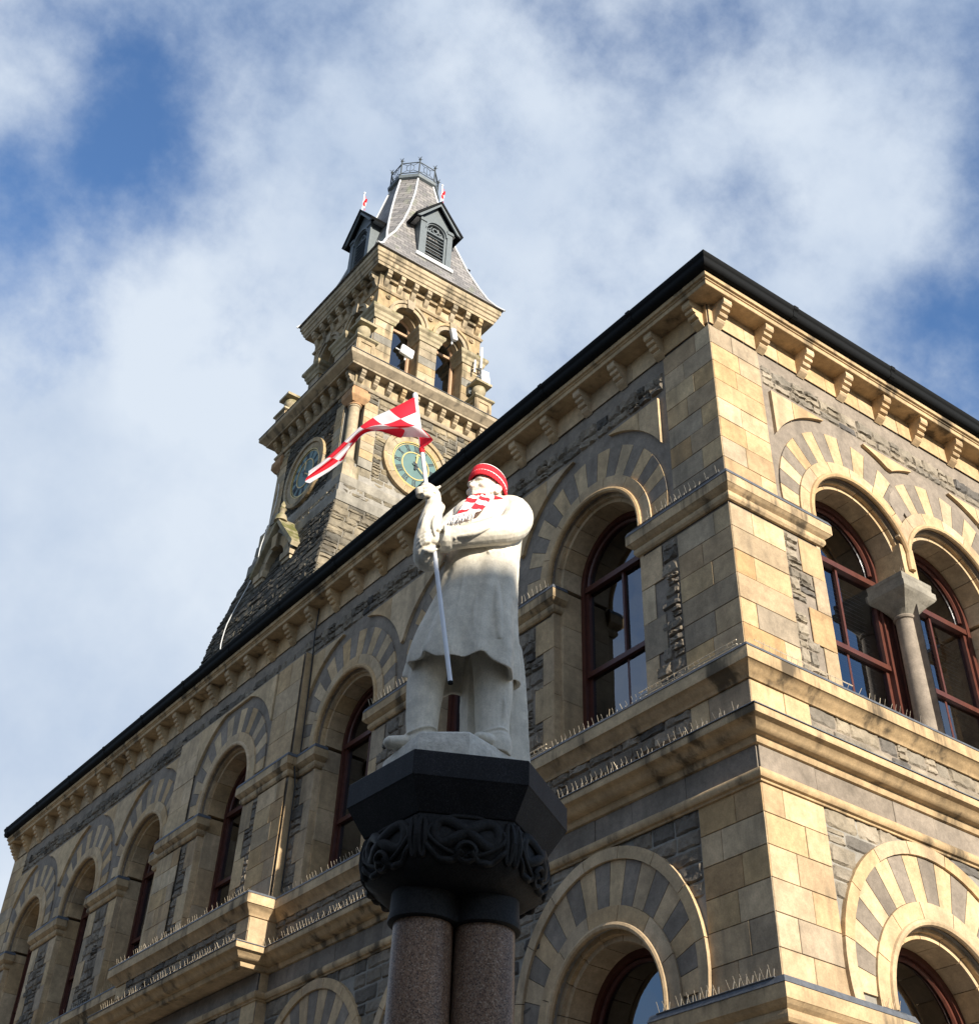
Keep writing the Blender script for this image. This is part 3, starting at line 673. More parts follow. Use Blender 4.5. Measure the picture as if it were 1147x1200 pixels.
# ---- bird spikes, wires
q = MB()
def spk(name, runs):
    for P0, P1, ov, z in runs:
        q = MB(); spikes(q, P0, P1, ov, z, 2 if P0[1] < 9 and P1[1] < 14 else 1); q.build(name, hall)
spk('spike_strip', [((-.10, 0), (-.10, 1.36), (-1, 0), 9.955), ((-.10, 2.84), (-.10, 4.06), (-1, 0), 9.955), ((-.10, 5.54), (-.10, 6.76), (-1, 0), 9.955),
    ((-.10, 0), (-.10, 8.7), (-1, 0), 7.885), ((-.53, CB0), (-.53, CB1), (-1, 0), 7.885), ((-.10, CB1), (-.10, LEN), (-1, 0), 7.885),
    ((-.20, 0), (-.20, 8.7), (-1, 0), 7.225), ((-.62, CB0), (-.62, CB1), (-1, 0), 7.225), ((-.20, CB1), (-.20, LEN), (-1, 0), 7.225),
    ((-.10, 0), (-.10, 1.36), (-1, 0), 4.995), ((-.10, 2.84), (-.10, 4.06), (-1, 0), 4.995), ((0, -.10), (1.33, -.10), (0, -1), 7.885),
    ((1.0, -.09), (1.3, -.09), (0, -1), 9.955), ((1.4, -.08), (2.6, -.08), (0, -1), 7.90), ((1.05, -.09), (1.33, -.09), (0, -1), 4.995), ((2.64, .02), (3.12, .02), (0, -1), 9.88)])
def rail(p0, p1, z): q = MB(); q.tube([(*p0, z), (*p1, z)], .007, 'spike_wire', 4); q.build('ledge_rail', hall)
for y0, y1 in ((0, 1.36), (2.84, 4.06)):
    for x, z in ((-.115, 7.93), (-.115, 7.975), (-.06, 7.95)): rail((x, y0), (x, y1), z)
rail((0, -.115), (1.33, -.115), 7.965)
q = MB(); q.tube([(-.05, 8.70, 12.45), (-.06, 8.71, 12.0), (-.045, 8.69, 11.3), (-.05, 8.66, 10.0), (-.14, 8.66, 9.9), (-.06, 8.67, 9.5), (-.04, 8.68, 8.0)], .012, 'wire', 5); q.build('cable', hall)

# ================================================================== clock tower
TX, TY = 1.86, 10.85
UX, UY = 2.08, 10.94
tower = thing('clock_tower', (TX, TY, 12.7), 'tall square stone clock tower with steep slate roof and dormers rising behind the eaves', 'tower')
SIDES = [(0, -1), (-1, 0), (1, 0), (0, 1)]
def TF(h, N_, c=(TX, TY)): return Fr((c[0] + N_[0] * h, c[1] + N_[1] * h), (-N_[1], N_[0]), N_)
def sqpath(h, c=(TX, TY)): return [(c[0] - h, c[1] + h), (c[0] - h, c[1] - h), (c[0] + h, c[1] - h), (c[0] + h, c[1] + h)]
def tsweep(name, h, prof, mat, c=(TX, TY), smooth=40):
    q = MB(); sweep(q, sqpath(h, c), prof, mat, closed=True); return q.build(name, tower, smooth=smooth)
# ---- battered base
HP = [(12.6, 2.06), (13.2, 2.03), (13.7, 1.95), (14.3, 1.81), (15.05, 1.63), (15.4, 1.60), (15.9, 1.52), (16.1, 1.50)]
def hz(z):
    for (a, x), (b_, y) in zip(HP[:-1], HP[1:]):
        if z <= b_: return x + (y - x) * (z - a) / (b_ - a)
    return 1.5
q = MB()
q.rings([[(TX + sx * (h - .02), TY + sy * (h - .02), z) for sx, sy in ((-1, -1), (1, -1), (1, 1), (-1, 1))] for z, h in HP], 'mortar', True)
class Batter(Fr):                                       # a leaning wall face that follows the batter of the base
    def __call__(s, a, d, z): return s.O + s.S * (a * hz(z)) + s.N * (d + hz(z)) + Vector((0, 0, z))
for N_ in SIDES[:3]:
    F = Batter((TX, TY), (-N_[1], N_[0]), N_)
    rubble(q, F, -1, 1, 13.0, 15.04, -.005, 'sooty_shaded_rubble' if N_ == (-1, 0) else 'tower_rubble', hs=(.13, .21), ls=(.12, .3), bulge=.03, gap=.004)
q.build('battered_base', tower)
q = MB(); sweep(q, sqpath(1.60), [(-.02, 15.03), (.035, 15.05), (.03, 15.26), (-.02, 15.3)], 'tower_grey', True); q.build('plinth_band', tower)
q = MB()
for N_ in SIDES[:3]: rubble(q, TF(1.57, N_), -1.5, 1.5, 15.28, 15.50, -.005, 'tower_rubble', hs=(.1, .12), bulge=.03)
q.box((TX - 1.56, TY - 1.56, 15.2), (TX + 1.56, TY + 1.56, 15.5), 'mortar'); q.build('rubble_course', tower)
q = MB(); sweep(q, sqpath(1.54), [(-.05, 15.49), (.03, 15.5), (.02, 15.70), (-.06, 15.76)], 'tower_grey', True); q.build('plinth_band', tower)
# ---- clock stage: body with corner notches
NT = .27; B = 1.5
def notch(h, n): return [(-h, -h + n), (-h + n, -h + n), (-h + n, -h), (h - n, -h), (h - n, -h + n), (h, -h + n), (h, h - n), (h - n, h - n), (h - n, h), (-h + n, h), (-h + n, h - n), (-h, h - n)]
q = MB(); q.rings([[(TX + x, TY + y, z) for x, y in notch(B - .012, NT)] for z in (15.7, 17.9)], 'tower_grey'); q.build('clock_stage', tower)
CZ = 16.63
for N_ in SIDES:
    F = TF(B, N_)
    for sg in (-1, 1):
        a, b_ = sorted((sg * .93, sg * (B - NT)))
        q = MB(); blocks(q, F, a, b_, 16.27, 17.62, .015, 'tower_sandstone', .2, (.5, .6)); fbox(q, F, a, b_, -.02, .02, 16.06, 16.26, 'tower_grey'); blocks(q, F, a, b_, 15.72, 16.05, .005, 'tower_rubble', .16, (.12, .2)); q.build('pilaster', tower)
    q = MB(); rubble(q, F, -.92, .92, 15.74, 17.86, -.008, 'sooty_shaded_rubble' if N_ == (-1, 0) else 'tower_rubble', hs=(.10, .16), ls=(.15, .4), bulge=.03, ex=lambda s, z, hl: math.hypot(s, z - CZ) < .72)
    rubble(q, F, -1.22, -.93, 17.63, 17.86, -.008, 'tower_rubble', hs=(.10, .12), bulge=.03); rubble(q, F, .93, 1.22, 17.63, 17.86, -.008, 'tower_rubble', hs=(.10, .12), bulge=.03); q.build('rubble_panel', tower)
for sx, sy in ((-1, -1), (1, -1), (-1, 1), (1, 1)):
    q = MB(); p = (TX + sx * 1.365, TY + sy * 1.365)
    q.lathe(p, [(.15, 15.74), (.155, 16.08), (.13, 16.12), (.14, 16.16), (.11, 16.22), (.105, 17.42), (.125, 17.44), (.12, 17.47)], 'tower_sandstone', 18, .15)
    q.box((p[0] - .175, p[1] - .175, 15.7), (p[0] + .175, p[1] + .175, 15.98), 'tower_sandstone', .2)
    q.build('corner_column', tower, smooth=40)
    q = MB(); q.lathe(p, [(.11, 17.46), (.135, 17.47), (.14, 17.50), (.12, 17.52)], 'reddish_stone', 18)
    q.rings([[(p[0] + a * r, p[1] + b_ * r, z) for a, b_ in ((-1, -1), (1, -1), (1, 1), (-1, 1))] for r, z in ((.13, 17.51), (.19, 17.60), (.20, 17.62), (.20, 17.76), (.17, 17.80), (.15, 17.88))], 'reddish_stone'); q.build('column_capital', tower)
# ---- clocks
def disc(mb, F, s, z, r, d0, d1, mat, seg=40, tone=.5):
    prism(mb, F, [(s + r * cos(2 * pi * k / seg), z + r * sin(2 * pi * k / seg)) for k in range(seg)], d0, d1, mat, tone)
ROM = ['XII', 'I', 'II', 'III', 'IV', 'V', 'VI', 'VII', 'VIII', 'IX', 'X', 'XI']
def stroke(mb, F, a, b_, w_, d0, d1, mat):
    dx, dz = b_[0] - a[0], b_[1] - a[1]; l = math.hypot(dx, dz); nx, nz = -dz / l * w_ / 2, dx / l * w_ / 2
    prism(mb, F, [(a[0] - nx, a[1] - nz), (b_[0] - nx, b_[1] - nz), (b_[0] + nx, b_[1] + nz), (a[0] + nx, a[1] + nz)], d0, d1, mat)
for N_ in SIDES[:2]:
    F = TF(B, N_)
    q = MB(); annulus(q, F, 0, CZ, .53, CZ, .655, -.02, .04, 'tower_sandstone', 0, 2 * pi, 64, joints=10)
    annulus(q, F, 0, CZ, .66, CZ, .74, -.02, .075, 'tower_sandstone', 0, 2 * pi, 64, joints=10); q.build('clock_surround', tower)
    q = MB(); disc(q, F, 0, CZ, .55, -.01, .02, 'clock_teal'); ck = q.build('clock', tower)
    q = MB(); annulus(q, F, 0, CZ, .512, CZ, .535, .01, .04, 'gold_leaf', 0, 2 * pi, 64); annulus(q, F, 0, CZ, .482, CZ, .492, .02, .026, 'gold_leaf', 0, 2 * pi, 64)
    annulus(q, F, 0, CZ, .292, CZ, .312, .02, .032, 'gold_leaf', 0, 2 * pi, 48)
    for k in range(60): disc(q, F, .502 * cos(k * pi / 30), CZ + .502 * sin(k * pi / 30), .006, .02, .03, 'clock_black', 6)
    q.build('gilt_rings', ck)
    for k, txt in enumerate(ROM):
        q = MB(); a = pi / 2 - k * pi / 6; rd = (cos(a), sin(a)); tg = (sin(a), -cos(a)); W_ = {'I': .030, 'V': .058, 'X': .062}
        tot = sum(W_[c_] for c_ in txt); x = -tot / 2
        def P_(u, r): return (rd[0] * r + tg[0] * u, CZ + rd[1] * r + tg[1] * u)
        r0, r1 = .335, .465
        for c_ in txt:
            m0, m1 = x + .005, x + W_[c_] - .005; mid = (m0 + m1) / 2
            if c_ == 'I': stroke(q, F, P_(mid, r0), P_(mid, r1), .017, .02, .026, 'clock_black')
            if c_ == 'V': stroke(q, F, P_(m0, r1), P_(mid, r0), .017, .02, .0262, 'clock_black'); stroke(q, F, P_(m1, r1), P_(mid, r0), .009, .02, .0255, 'clock_black')
            if c_ == 'X': stroke(q, F, P_(m0, r1), P_(m1, r0), .017, .02, .0262, 'clock_black'); stroke(q, F, P_(m1, r1), P_(m0, r0), .009, .02, .0255, 'clock_black')
            stroke(q, F, P_(m0 - .004, r0), P_(m1 + .004, r0), .007, .02, .0248, 'clock_black'); stroke(q, F, P_(m0 - .004, r1), P_(m1 + .004, r1), .007, .02, .0249, 'clock_black'); x += W_[c_]
        q.build('numeral', ck)
    for ang, l, w_, dd, mt in ((pi / 2 - R_(4), .28, .034, .05, 'gold_leaf'), (pi / 2 - R_(128), .43, .024, .06, 'gold_leaf')):
        q = MB(); c_, s_ = cos(ang), sin(ang); X = lambda r, u: (c_ * r - s_ * u, CZ + s_ * r + c_ * u)
        prism(q, F, [X(-.08, -w_ / 2), X(l * .7, -w_ * .45), X(l * .78, -w_ * .9), X(l, 0), X(l * .78, w_ * .9), X(l * .7, w_ * .45), X(-.08, w_ / 2)], dd - .008, dd, mt)
        prism(q, F, [X(-.09, -w_ * .7), X(.06, -w_ * .6), X(.06, w_ * .6), X(-.09, w_ * .7)], dd, dd + .004, 'clock_black'); q.build('clock_hand', ck)
# ---- middle cornice
tsweep('bead_moulding', 1.5, [(-.28, 17.85), (.03, 17.86), (.05, 17.89), (.05, 17.92), (.03, 17.95), (-.05, 17.96)], 'tower_sandstone')
q = MB(); q.box((TX - 1.5, TY - 1.5, 17.955), (TX + 1.5, TY + 1.5, 18.24), 'tower_sandstone', .9); q.build('frieze', tower)
tsweep('cornice', 1.5, [(-.05, 18.225), (.20, 18.225), (.21, 18.26), (.23, 18.27), (.26, 18.31), (.31, 18.35), (.33, 18.37), (.335, 18.45), (.32, 18.47)], 'tower_sandstone')
tsweep('lead_flashing', 1.5, [(.31, 18.468), (.345, 18.462), (.345, 18.472), (.05, 18.56)], 'lead')
bp = [(0, 18.22), (.16, 18.22), (.16, 18.15), (.135, 18.13), (.14, 18.10), (.10, 18.07), (.10, 18.03), (.06, 18.0), (0, 17.97)]
for N_ in SIDES[:2]:
    for k in range(10): q = MB(); extr(q, TF(1.5, N_), bp, -1.41 + k * 2.82 / 9 - .05, -1.41 + k * 2.82 / 9 + .05, 'tower_sandstone'); q.build('bracket', tower, fixn=True)
q = MB(); sweep(q, sqpath(1.45), [(-.3, 18.5), (.16, 18.52), (.17, 18.58), (.12, 18.62), (.04, 18.66), (.05, 18.76), (-.4, 18.86)], 'mossy_stone', True)
q.box((TX - 1.4, TY - 1.4, 18.4), (TX + 1.4, TY + 1.4, 18.75), 'mossy_stone'); q.build('blocking_course', tower)
for sx, sy in ((-1, -1), (1, -1), (-1, 1), (1, 1)):
    q = MB(); p = (TX + sx * 1.43, TY + sy * 1.43)
    q.box((p[0] - .19, p[1] - .19, 18.52), (p[0] + .19, p[1] + .19, 19.0), 'tower_sandstone')
    for N_ in SIDES:
        F = Fr((p[0] + N_[0] * .19, p[1] + N_[1] * .19), (-N_[1], N_[0]), N_)
        for a, b_, c_, d_ in ((-.19, -.12, 18.56, 18.98), (.12, .19, 18.56, 18.98), (-.12, .12, 18.56, 18.64), (-.12, .12, 18.9, 18.98)): fbox(q, F, a, b_, 0, .02, c_, d_, 'tower_sandstone', .5)
    q.rings([[(p[0] + a * r, p[1] + b_ * r, z) for a, b_ in ((-1, -1), (1, -1), (1, 1), (-1, 1))] for r, z in ((.21, 18.99), (.25, 19.01), (.25, 19.05), (.14, 19.12))], 'mossy_stone'); pd = q.build('pedestal', tower)
    q = MB(); q.lathe(p, [(.10, 19.10), (.07, 19.16), (.075, 19.2), (.13, 19.26), (.155, 19.34), (.14, 19.42), (.10, 19.45)], 'mossy_stone', 16)
    q.rings([[(p[0] + a * r, p[1] + b_ * r, z) for a, b_ in ((-1, -1), (1, -1), (1, 1), (-1, 1))] for r, z in ((.12, 19.44), (.20, 19.46), (.20, 19.52), (.10, 19.58), (.02, 19.6))], 'mossy_stone'); q.build('urn', pd, smooth=40)
# ---- belfry
U = (UX, UY); HB = 1.32; OC = .55; OH = .33; OS = 20.48; OB = 18.86
q = MB()
for N_ in SIDES: wall_open(q, TF(HB, N_, U), -HB, HB, 18.6, 21.1, [(-OC, OH, OB, OS), (OC, OH, OB, OS)], 'tower_sandstone', .42, dd=0, tone=.7)
for z in (18.65, 21.05): q.add([(UX - 1.2, UY - 1.2, z), (UX + 1.2, UY - 1.2, z), (UX + 1.2, UY + 1.2, z), (UX - 1.2, UY + 1.2, z)], [(0, 1, 2, 3)], 'dark_interior')
q.build('belfry', tower)
IB = [(0, 20.12), (.03, 20.13), (.045, 20.20), (.07, 20.23), (.08, 20.30), (.12, 20.34), (.13, 20.36), (.13, 20.42), (.10, 20.46), (-.02, 20.47)]
for N_ in SIDES:
    F = TF(HB, N_, U)
    for a, b_ in ((-HB, -OC - OH), (-OC + OH, OC - OH), (OC + OH, HB)):
        q = MB(); z = 18.66; k = 0
        while z < 20.05: fbox(q, F, a + .004, b_ - .004, -.30, .025, z + .004, z + .21 - .004, ('tower_sandstone', 'tower_grey')[k % 3 == 1]); z += .212; k += 1
        q.build('pier', tower)
        if a > -HB and b_ < HB:
            q = MB(); sweep(q, [tuple(F(x, d, 0))[:2] for x, d in ((a, -.3), (a, .02), (b_, .02), (b_, -.3))], IB, 'mossy_stone'); q.build('impost_band', tower)
    for sg in (-1, 1):
        c = sg * OC; q = MB()
        annulus(q, F, c, OS, OH + .01, OS, .43, -.02, .045, 'tower_sandstone', -.03, pi + .03, 28); annulus(q, F, c, OS, .435, OS, .50, -.02, .075, 'tower_sandstone', -.03, pi + .03, 28); annulus(q, F, c, OS, .28, OS, .33, -.4, -.14, 'tower_sandstone', 0, pi, 20)
        prism(q, F, [(c - .075, OS + .30), (c + .075, OS + .30), (c + .10, OS + .54), (c - .10, OS + .54)], -.02, .10, 'tower_sandstone', .3); q.build('belfry_arch', tower)
        q = MB(); hw = .28; P = [F(c - hw, -.33, OB)] + [F(c - hw * cos(pi * k / 16), -.33, OS + hw * sin(pi * k / 16)) for k in range(17)] + [F(c + hw, -.33, OB)]
        q.tube(P, .04, 'tan_paint', 6); fbox(q, F, c - hw, c + hw, -.36, -.31, OS - .10, OS - .04, 'tan_paint'); wo = q.build('window', tower)
        q = MB(); fadd(q, F, [(c - hw, -.345, OB)] + [(c - hw * cos(pi * k / 16), -.345, OS + hw * sin(pi * k / 16)) for k in range(17)] + [(c + hw, -.345, OB)], [tuple(range(18, -1, -1))], 'glass'); q.build('pane', wo)
    q = MB()
    for x in (-1.08, 0, 1.08): q.lathe((0, 0), [(.001, 0)], 'tower_sandstone', 3) if False else disc(q, F, x, 20.88, .06, 0, .04, 'tower_sandstone', 10)
    for x in (-1.08, 0, 1.08): disc(q, F, x, 20.88, .03, .04, .06, 'tower_sandstone', 8)
    q.build('boss', tower)
for sx, sy in ((-1, -1), (1, -1), (1, 1), (-1, 1)):
    # corner imposts wrap round the corner piers
    x0, y0 = UX + sx * HB, UY + sy * HB; t_ = HB - OC - OH
    pa = [(x0 - sx * t_, y0 - sy * .3), (x0 - sx * t_, y0 + sy * .02), (x0 + sx * .02, y0 + sy * .02), (x0 + sx * .02, y0 - sy * t_), (x0 - sx * .3, y0 - sy * t_)]
    if sx * sy < 0: pa = pa
    ar = sum(pa[i][0] * pa[(i + 1) % 5][1] - pa[(i + 1) % 5][0] * pa[i][1] for i in range(5))
    if ar < 0: pa = pa[::-1]
    q = MB(); sweep(q, pa, IB, 'mossy_stone'); q.build('impost_band', tower)
tsweep('bead_moulding', HB, [(0, 20.99), (.03, 21.0), (.05, 21.04), (.03, 21.08), (-.05, 21.09)], 'tower_sandstone', U)
q = MB(); q.box((UX - HB - .01, UY - HB - .01, 21.085), (UX + HB + .01, UY + HB + .01, 21.55), 'tower_sandstone', .9); q.build('frieze', tower)
tsweep('cornice', HB, [(-.02, 21.50), (.20, 21.50), (.21, 21.56), (.23, 21.57), (.25, 21.62), (.25, 21.66), (.28, 21.68), (.285, 21.74), (.31, 21.76), (.315, 21.86), (.30, 21.90), (-.1, 21.95)], 'tower_sandstone', U)
bp = [(0, 21.49), (.18, 21.49), (.18, 21.40), (.15, 21.38), (.15, 21.33), (.08, 21.30), (.08, 21.24), (.04, 21.16), (0, 21.12)]
bq = [(0, 21.36), (.07, 21.36), (.08, 21.33), (.07, 21.30), (0, 21.30)]
for N_ in SIDES[:2]:
    F = TF(HB + .01, N_, U)
    for k in range(8):
        x = -1.19 + k * .34; q = MB(); extr(q, F, bp, x - .055, x + .055, 'tower_sandstone'); q.build('bracket', tower, fixn=True)
        if k < 7: q = MB(); extr(q, F, bq, x + .065, x + .275, 'tower_sandstone'); q.build('frieze_bar', tower, fixn=True)
# ---- roof
RP = [(21.90, 1.68), (22.05, 1.55), (22.3, 1.40), (22.7, 1.245), (23.2, 1.12), (23.9, .97), (24.6, .835), (25.4, .68), (26.2, .53)]
def leg(z, h): return 0.004 if z < 22.75 else max(.004, .586 * h * min(1, ((z - 22.75) / 3.3) ** .8))
def octa(h, c): return [(-h + c, -h), (h - c, -h), (h, -h + c), (h, h - c), (h - c, h), (-h + c, h), (-h, h - c), (-h, -h + c)]
q = MB(); q.rings([[(UX + x, UY + y, z) for x, y in octa(h, leg(z, h))] for z, h in RP], 'slate'); rf = q.build('roof', tower)
q = MB()
for k in range(8):
    P = [Vector((UX + octa(h, leg(z, h))[k][0] * 1.008, UY + octa(h, leg(z, h))[k][1] * 1.008, z)) for z, h in RP[0 if k in (0, 1, 2, 3, 4, 5, 6, 7) else 3:]]
    q = MB(); q.tube(P, .024, 'white_lead', 6); q.build('hip_flashing', rf, smooth=50)
q = MB(); q.rings([[(UX + x, UY + y, z) for x, y in octa(h, .586 * h)] for z, h in ((26.16, .53), (26.2, .60), (26.28, .61), (26.30, .56), (26.36, .56))], 'grey_paint'); q.build('roof_curb', rf)
q = MB(); ov = octa(.55, .586 * .55)
for k in range(8):
    a, b_ = Vector((*ov[k], 0)) + Vector((UX, UY, 0)), Vector((*ov[(k + 1) % 8], 0)) + Vector((UX, UY, 0))
    za, zt = 26.36, 26.80
    q.tube([a + Vector((0, 0, za - .05)), a + Vector((0, 0, zt + .07))], .02, 'iron', 6)
    for z in (za + .06, zt): q.tube([a + Vector((0, 0, z)), b_ + Vector((0, 0, z))], .013, 'iron', 5)
    for z in (zt + .07,):
        q.ell(a + Vector((0, 0, z + .03)), (.035, .035, .035), 'iron', seg=8, rg=5); q.tube([a + Vector((0, 0, z)), a + Vector((0, 0, z + .14))], [.014, .003], 'iron', 5)
        for dx, dy in ((.07, 0), (-.07, 0), (0, .07), (0, -.07)): q.tube([a + Vector((dx, dy, z + .08)), a + Vector((0, 0, z + .06))], .007, 'iron', 4)
    m1 = (a + b_) / 2; hw_ = (b_ - a) / 2; zc_ = (za + .06 + zt) / 2; r_ = .10
    q.tube([m1 + hw_.normalized() * r_ * cos(t_ * pi / 8) + Vector((0, 0, zc_ + r_ * 1.25 * sin(t_ * pi / 8))) for t_ in range(17)], .008, 'iron', 4)
    for s1 in (-1, 1):
        for s2 in (-1, 1):
            q.tube([a + Vector((0, 0, zt if s2 > 0 else za + .06)) if s1 < 0 else b_ + Vector((0, 0, zt if s2 > 0 else za + .06)), m1 + hw_.normalized() * r_ * .7 * s1 + Vector((0, 0, zc_ + r_ * .88 * s2))], .008, 'iron', 4)
    q.tube([m1 + Vector((0, 0, za + .06)), m1 + Vector((0, 0, zt))], .007, 'iron', 4)
q.build('crest_railing', tower)
for N_ in SIDES:
    F = TF(1.235, N_, U); q = MB()
    z0, z1, hw = 22.78, 23.98, .42; oh, oz = .24, 23.72
    wall_open(q, F, -hw, hw, z0, z1, [(0, oh, z0 + .06, oz)], 'grey_paint', .12, dd=0)
    fadd(q, F, [(-hw, 0, z1), (hw, 0, z1), (0, 0, z1 + .62)], [(0, 1, 2)], 'grey_paint')
    for sg in (-1, 1):
        fadd(q, F, [(sg * hw, 0, z0), (sg * hw, 0, z1), (sg * hw, -.9, z1), (sg * hw, -.9, z0)], [(0, 1, 2, 3)], 'grey_paint')
        u, v_ = sorted((sg * .30, sg * (hw + .02))); fbox(q, F, u, v_, 0, .035, z0, z1 - .12, 'grey_paint'); fbox(q, F, u - .02, v_ + .02, 0, .06, z1 - .12, z1 - .03, 'grey_paint')
    annulus(q, F, 0, oz, .27, oz, .32, 0, .04, 'grey_paint', 0, pi, 20)
    fbox(q, F, -.50, .50, -.3, .06, z0 - .10, z0 - .004, 'white_lead'); dm = q.build('dormer', tower)
    q = MB(); fbox(q, F, -oh, oh, -.34, -.30, z0, oz + .26, 'clock_black')
    for k in range(9): z = z0 + .09 + k * .105; fadd(q, F, [(-oh, -.10, z), (oh, -.10, z), (oh, -.02, z - .05), (-oh, -.02, z - .05), (-oh, -.10, z + .012), (oh, -.10, z + .012), (oh, -.02, z - .035), (-oh, -.02, z - .035)], [(3, 2, 1, 0), (4, 5, 6, 7), (3, 7, 6, 2)][:3], 'grey_paint')
    q.build('louvre', dm)
    q = MB(); annulus(q, F, 0, oz + .09, .055, oz + .09, .085, -.09, -.03, 'grey_paint', 0, 2 * pi, 20)
    fbox(q, F, -oh, oh, -.09, -.03, oz - .045, oz - .005, 'grey_paint')
    for sg in (-1, 1):
        annulus(q, F, sg * .155, oz + .045, .03, oz + .045, .05, -.09, -.03, 'grey_paint', 0, 2 * pi, 14); q.tube([F(sg * .24, -.06, oz), F(sg * .12, -.06, oz + .12), F(sg * .08, -.06, oz + .22)], .016, 'grey_paint', 5)
    q.build('tracery', dm)
    q = MB(); ap = (0, z1 + .72); ev = (.66, z1 - .10)
    for sg in (-1, 1):
        e1 = (sg * ev[0], ev[1]); t_ = .05
        pts = [(ap[0], .16, ap[1]), (e1[0], .16, e1[1]), (e1[0], -.75, e1[1]), (ap[0], -.95, ap[1]), (ap[0], .16, ap[1] - .075), (e1[0] - sg * .04, .16, e1[1] - .05), (e1[0] - sg * .04, -.75, e1[1] - .05), (ap[0], -.95, ap[1] - .075)]
        fadd(q, F, pts, [(0, 1, 2, 3), (4, 7, 6, 5), (0, 4, 5, 1), (1, 5, 6, 2), (2, 6, 7, 3)], 'black_paint')
        pr = [(ap[0], ap[1] - .078), (ap[0], ap[1] - .16), (sg * (ev[0] - .16), ev[1] + .0), (sg * (ev[0] - .05), ev[1] - .04)]
        if sg > 0: pr = pr
        prism(q, F, pr if sg < 0 else pr[::-1], .10, .135, 'grey_paint')
        fadd(q, F, [(sg * hw, 0, z1 - .03), (sg * .6, 0, z1 - .05), (sg * .6, -.7, z1 - .05), (sg * hw, -.7, z1 - .03)], [(0, 1, 2, 3)], 'white_lead')
    q.build('gable_roof', dm, fixn=True)
# ---- gabled niche on the west side of the base
F = TF(1.84, (-1, 0)); q = MB()
for sg in (-1, 1):
    u, v_ = sorted((sg * .36, sg * .62)); fbox(q, F, u, v_, -.5, 0, 13.0, 14.42, 'tower_grey')
    fbox(q, F, u - .05, v_ + .05, -.5, .06, 14.30, 14.44, 'tower_sandstone'); fbox(q, F, u - .02, v_ + .02, -.5, .03, 14.22, 14.30, 'tower_sandstone')
annulus(q, F, 0, 14.44, .34, 14.44, .52, -.3, .02, 'tower_sandstone', 0, pi, 22, joints=7)
prism(q, F, [(-.64, 14.44), (-.5, 14.44), (-.36, 14.82), (0, 14.97), (.36, 14.82), (.5, 14.44), (.64, 14.44), (.64, 14.55), (0, 15.28), (-.64, 14.55)], -.6, 0, 'tower_grey')
fbox(q, F, -.36, .36, -.34, -.32, 13, 14.9, 'tower_rubble'); prism(q, F, [(-.08, 14.74), (.08, 14.74), (.11, 15.02), (-.11, 15.02)], 0, .08, 'tower_sandstone'); nc = q.build('gabled_niche', tower)
q = MB()
for sg in (-1, 1):
    pts = [(0, .1, 15.42), (sg * .78, .1, 14.50), (sg * .78, -.6, 14.50), (0, -.7, 15.42), (0, .1, 15.30), (sg * .74, .1, 14.42), (sg * .74, -.6, 14.42), (0, -.7, 15.30)]
    fadd(q, F, pts, [(0, 1, 2, 3), (4, 7, 6, 5), (0, 4, 5, 1), (1, 5, 6, 2), (2, 6, 7, 3)], 'mossy_stone')
q.build('niche_roof', nc, fixn=True)
q = MB(); p = F(0, .02, 0); q.lathe(p, [(.13, 15.34), (.10, 15.46), (.05, 15.52), (.055, 15.58), (.085, 15.61), (.04, 15.66), (.05, 15.71), (.01, 15.80)], 'mossy_stone', 12); q.build('finial', nc, smooth=40)
q = MB(); P = [F(-1.05 + .02 * sin(k * 2.1), .03 if k > 5 else .05, 0) for k in range(12)]
q.tube([TF(hz(z), (-1, 0))(-1.15 + .10 * sin(z * 3.1), .045, z) for z in [13.1 + .15 * k for k in range(27)]], .009, 'white_lead', 4); q.build('cable', tower)

# ================================================================== fittings on the tower
def panel_antenna(name, F, s, d, z, w_, h_, t_, tilt, label, stub=True):
    base = F(s, d, z); o = thing(name, base, label, 'antenna', 'aerials on the belfry'); Rm = Matrix.Rotation(R_(tilt), 3, 'Y')
    q = MB(); vs = []
    for a in (-1, 1):
        for b_ in (-1, 1):
            for c_ in (-1, 1): vs.append(base + F.S * 0 + Rm @ Vector((a * w_ / 2, b_ * t_ / 2, c_ * h_ / 2)))
    q.add(vs, [(0, 1, 3, 2), (4, 6, 7, 5), (0, 4, 5, 1), (2, 3, 7, 6), (0, 2, 6, 4), (1, 5, 7, 3)], 'white_plastic'); b1 = q.build('aerial_panel', o, fixn=True)
    bm = bmesh.new(); bm.from_mesh(b1.data); bmesh.ops.bevel(bm, geom=bm.edges[:], offset=.012, segments=2, affect='EDGES'); bm.to_mesh(b1.data); bm.free()
    q = MB(); q.tube([base + Vector((0, .05, -h_ * .8)), base + Vector((0, .05, h_ * .72))], .018, 'white_plastic', 8)
    if stub: q.tube([base + Vector((-.02, .05, 0)), base + Vector((-w_ * .8, .05, .02))], .012, 'white_plastic', 6)
    q.tube([base + Vector((0, .05, -h_ * .7)), base + Vector((0, .30, -h_ * .75))], .016, 'iron', 6)
    q.build('mast', o)
FS = TF(HB, (0, -1), U)
panel_antenna('panel_antenna', FS, -.56, .12, 19.52, .30, .24, .08, 8, 'white box aerial standing in the left belfry window')
panel_antenna('panel_antenna', FS, .52, .16, 20.62, .12, .30, .10, -14, 'white box aerial hung under the crown of the right belfry arch', False)
panel_antenna('panel_antenna', FS, 1.42, .10, 19.92, .22, .36, .08, -10, 'white panel aerial on a mast at the right corner of the belfry')
o = thing('stick_antenna', FS(1.28, .14, 19.3), 'thin white stick aerial clamped to the right corner pier of the belfry', 'antenna', 'aerials on the belfry')
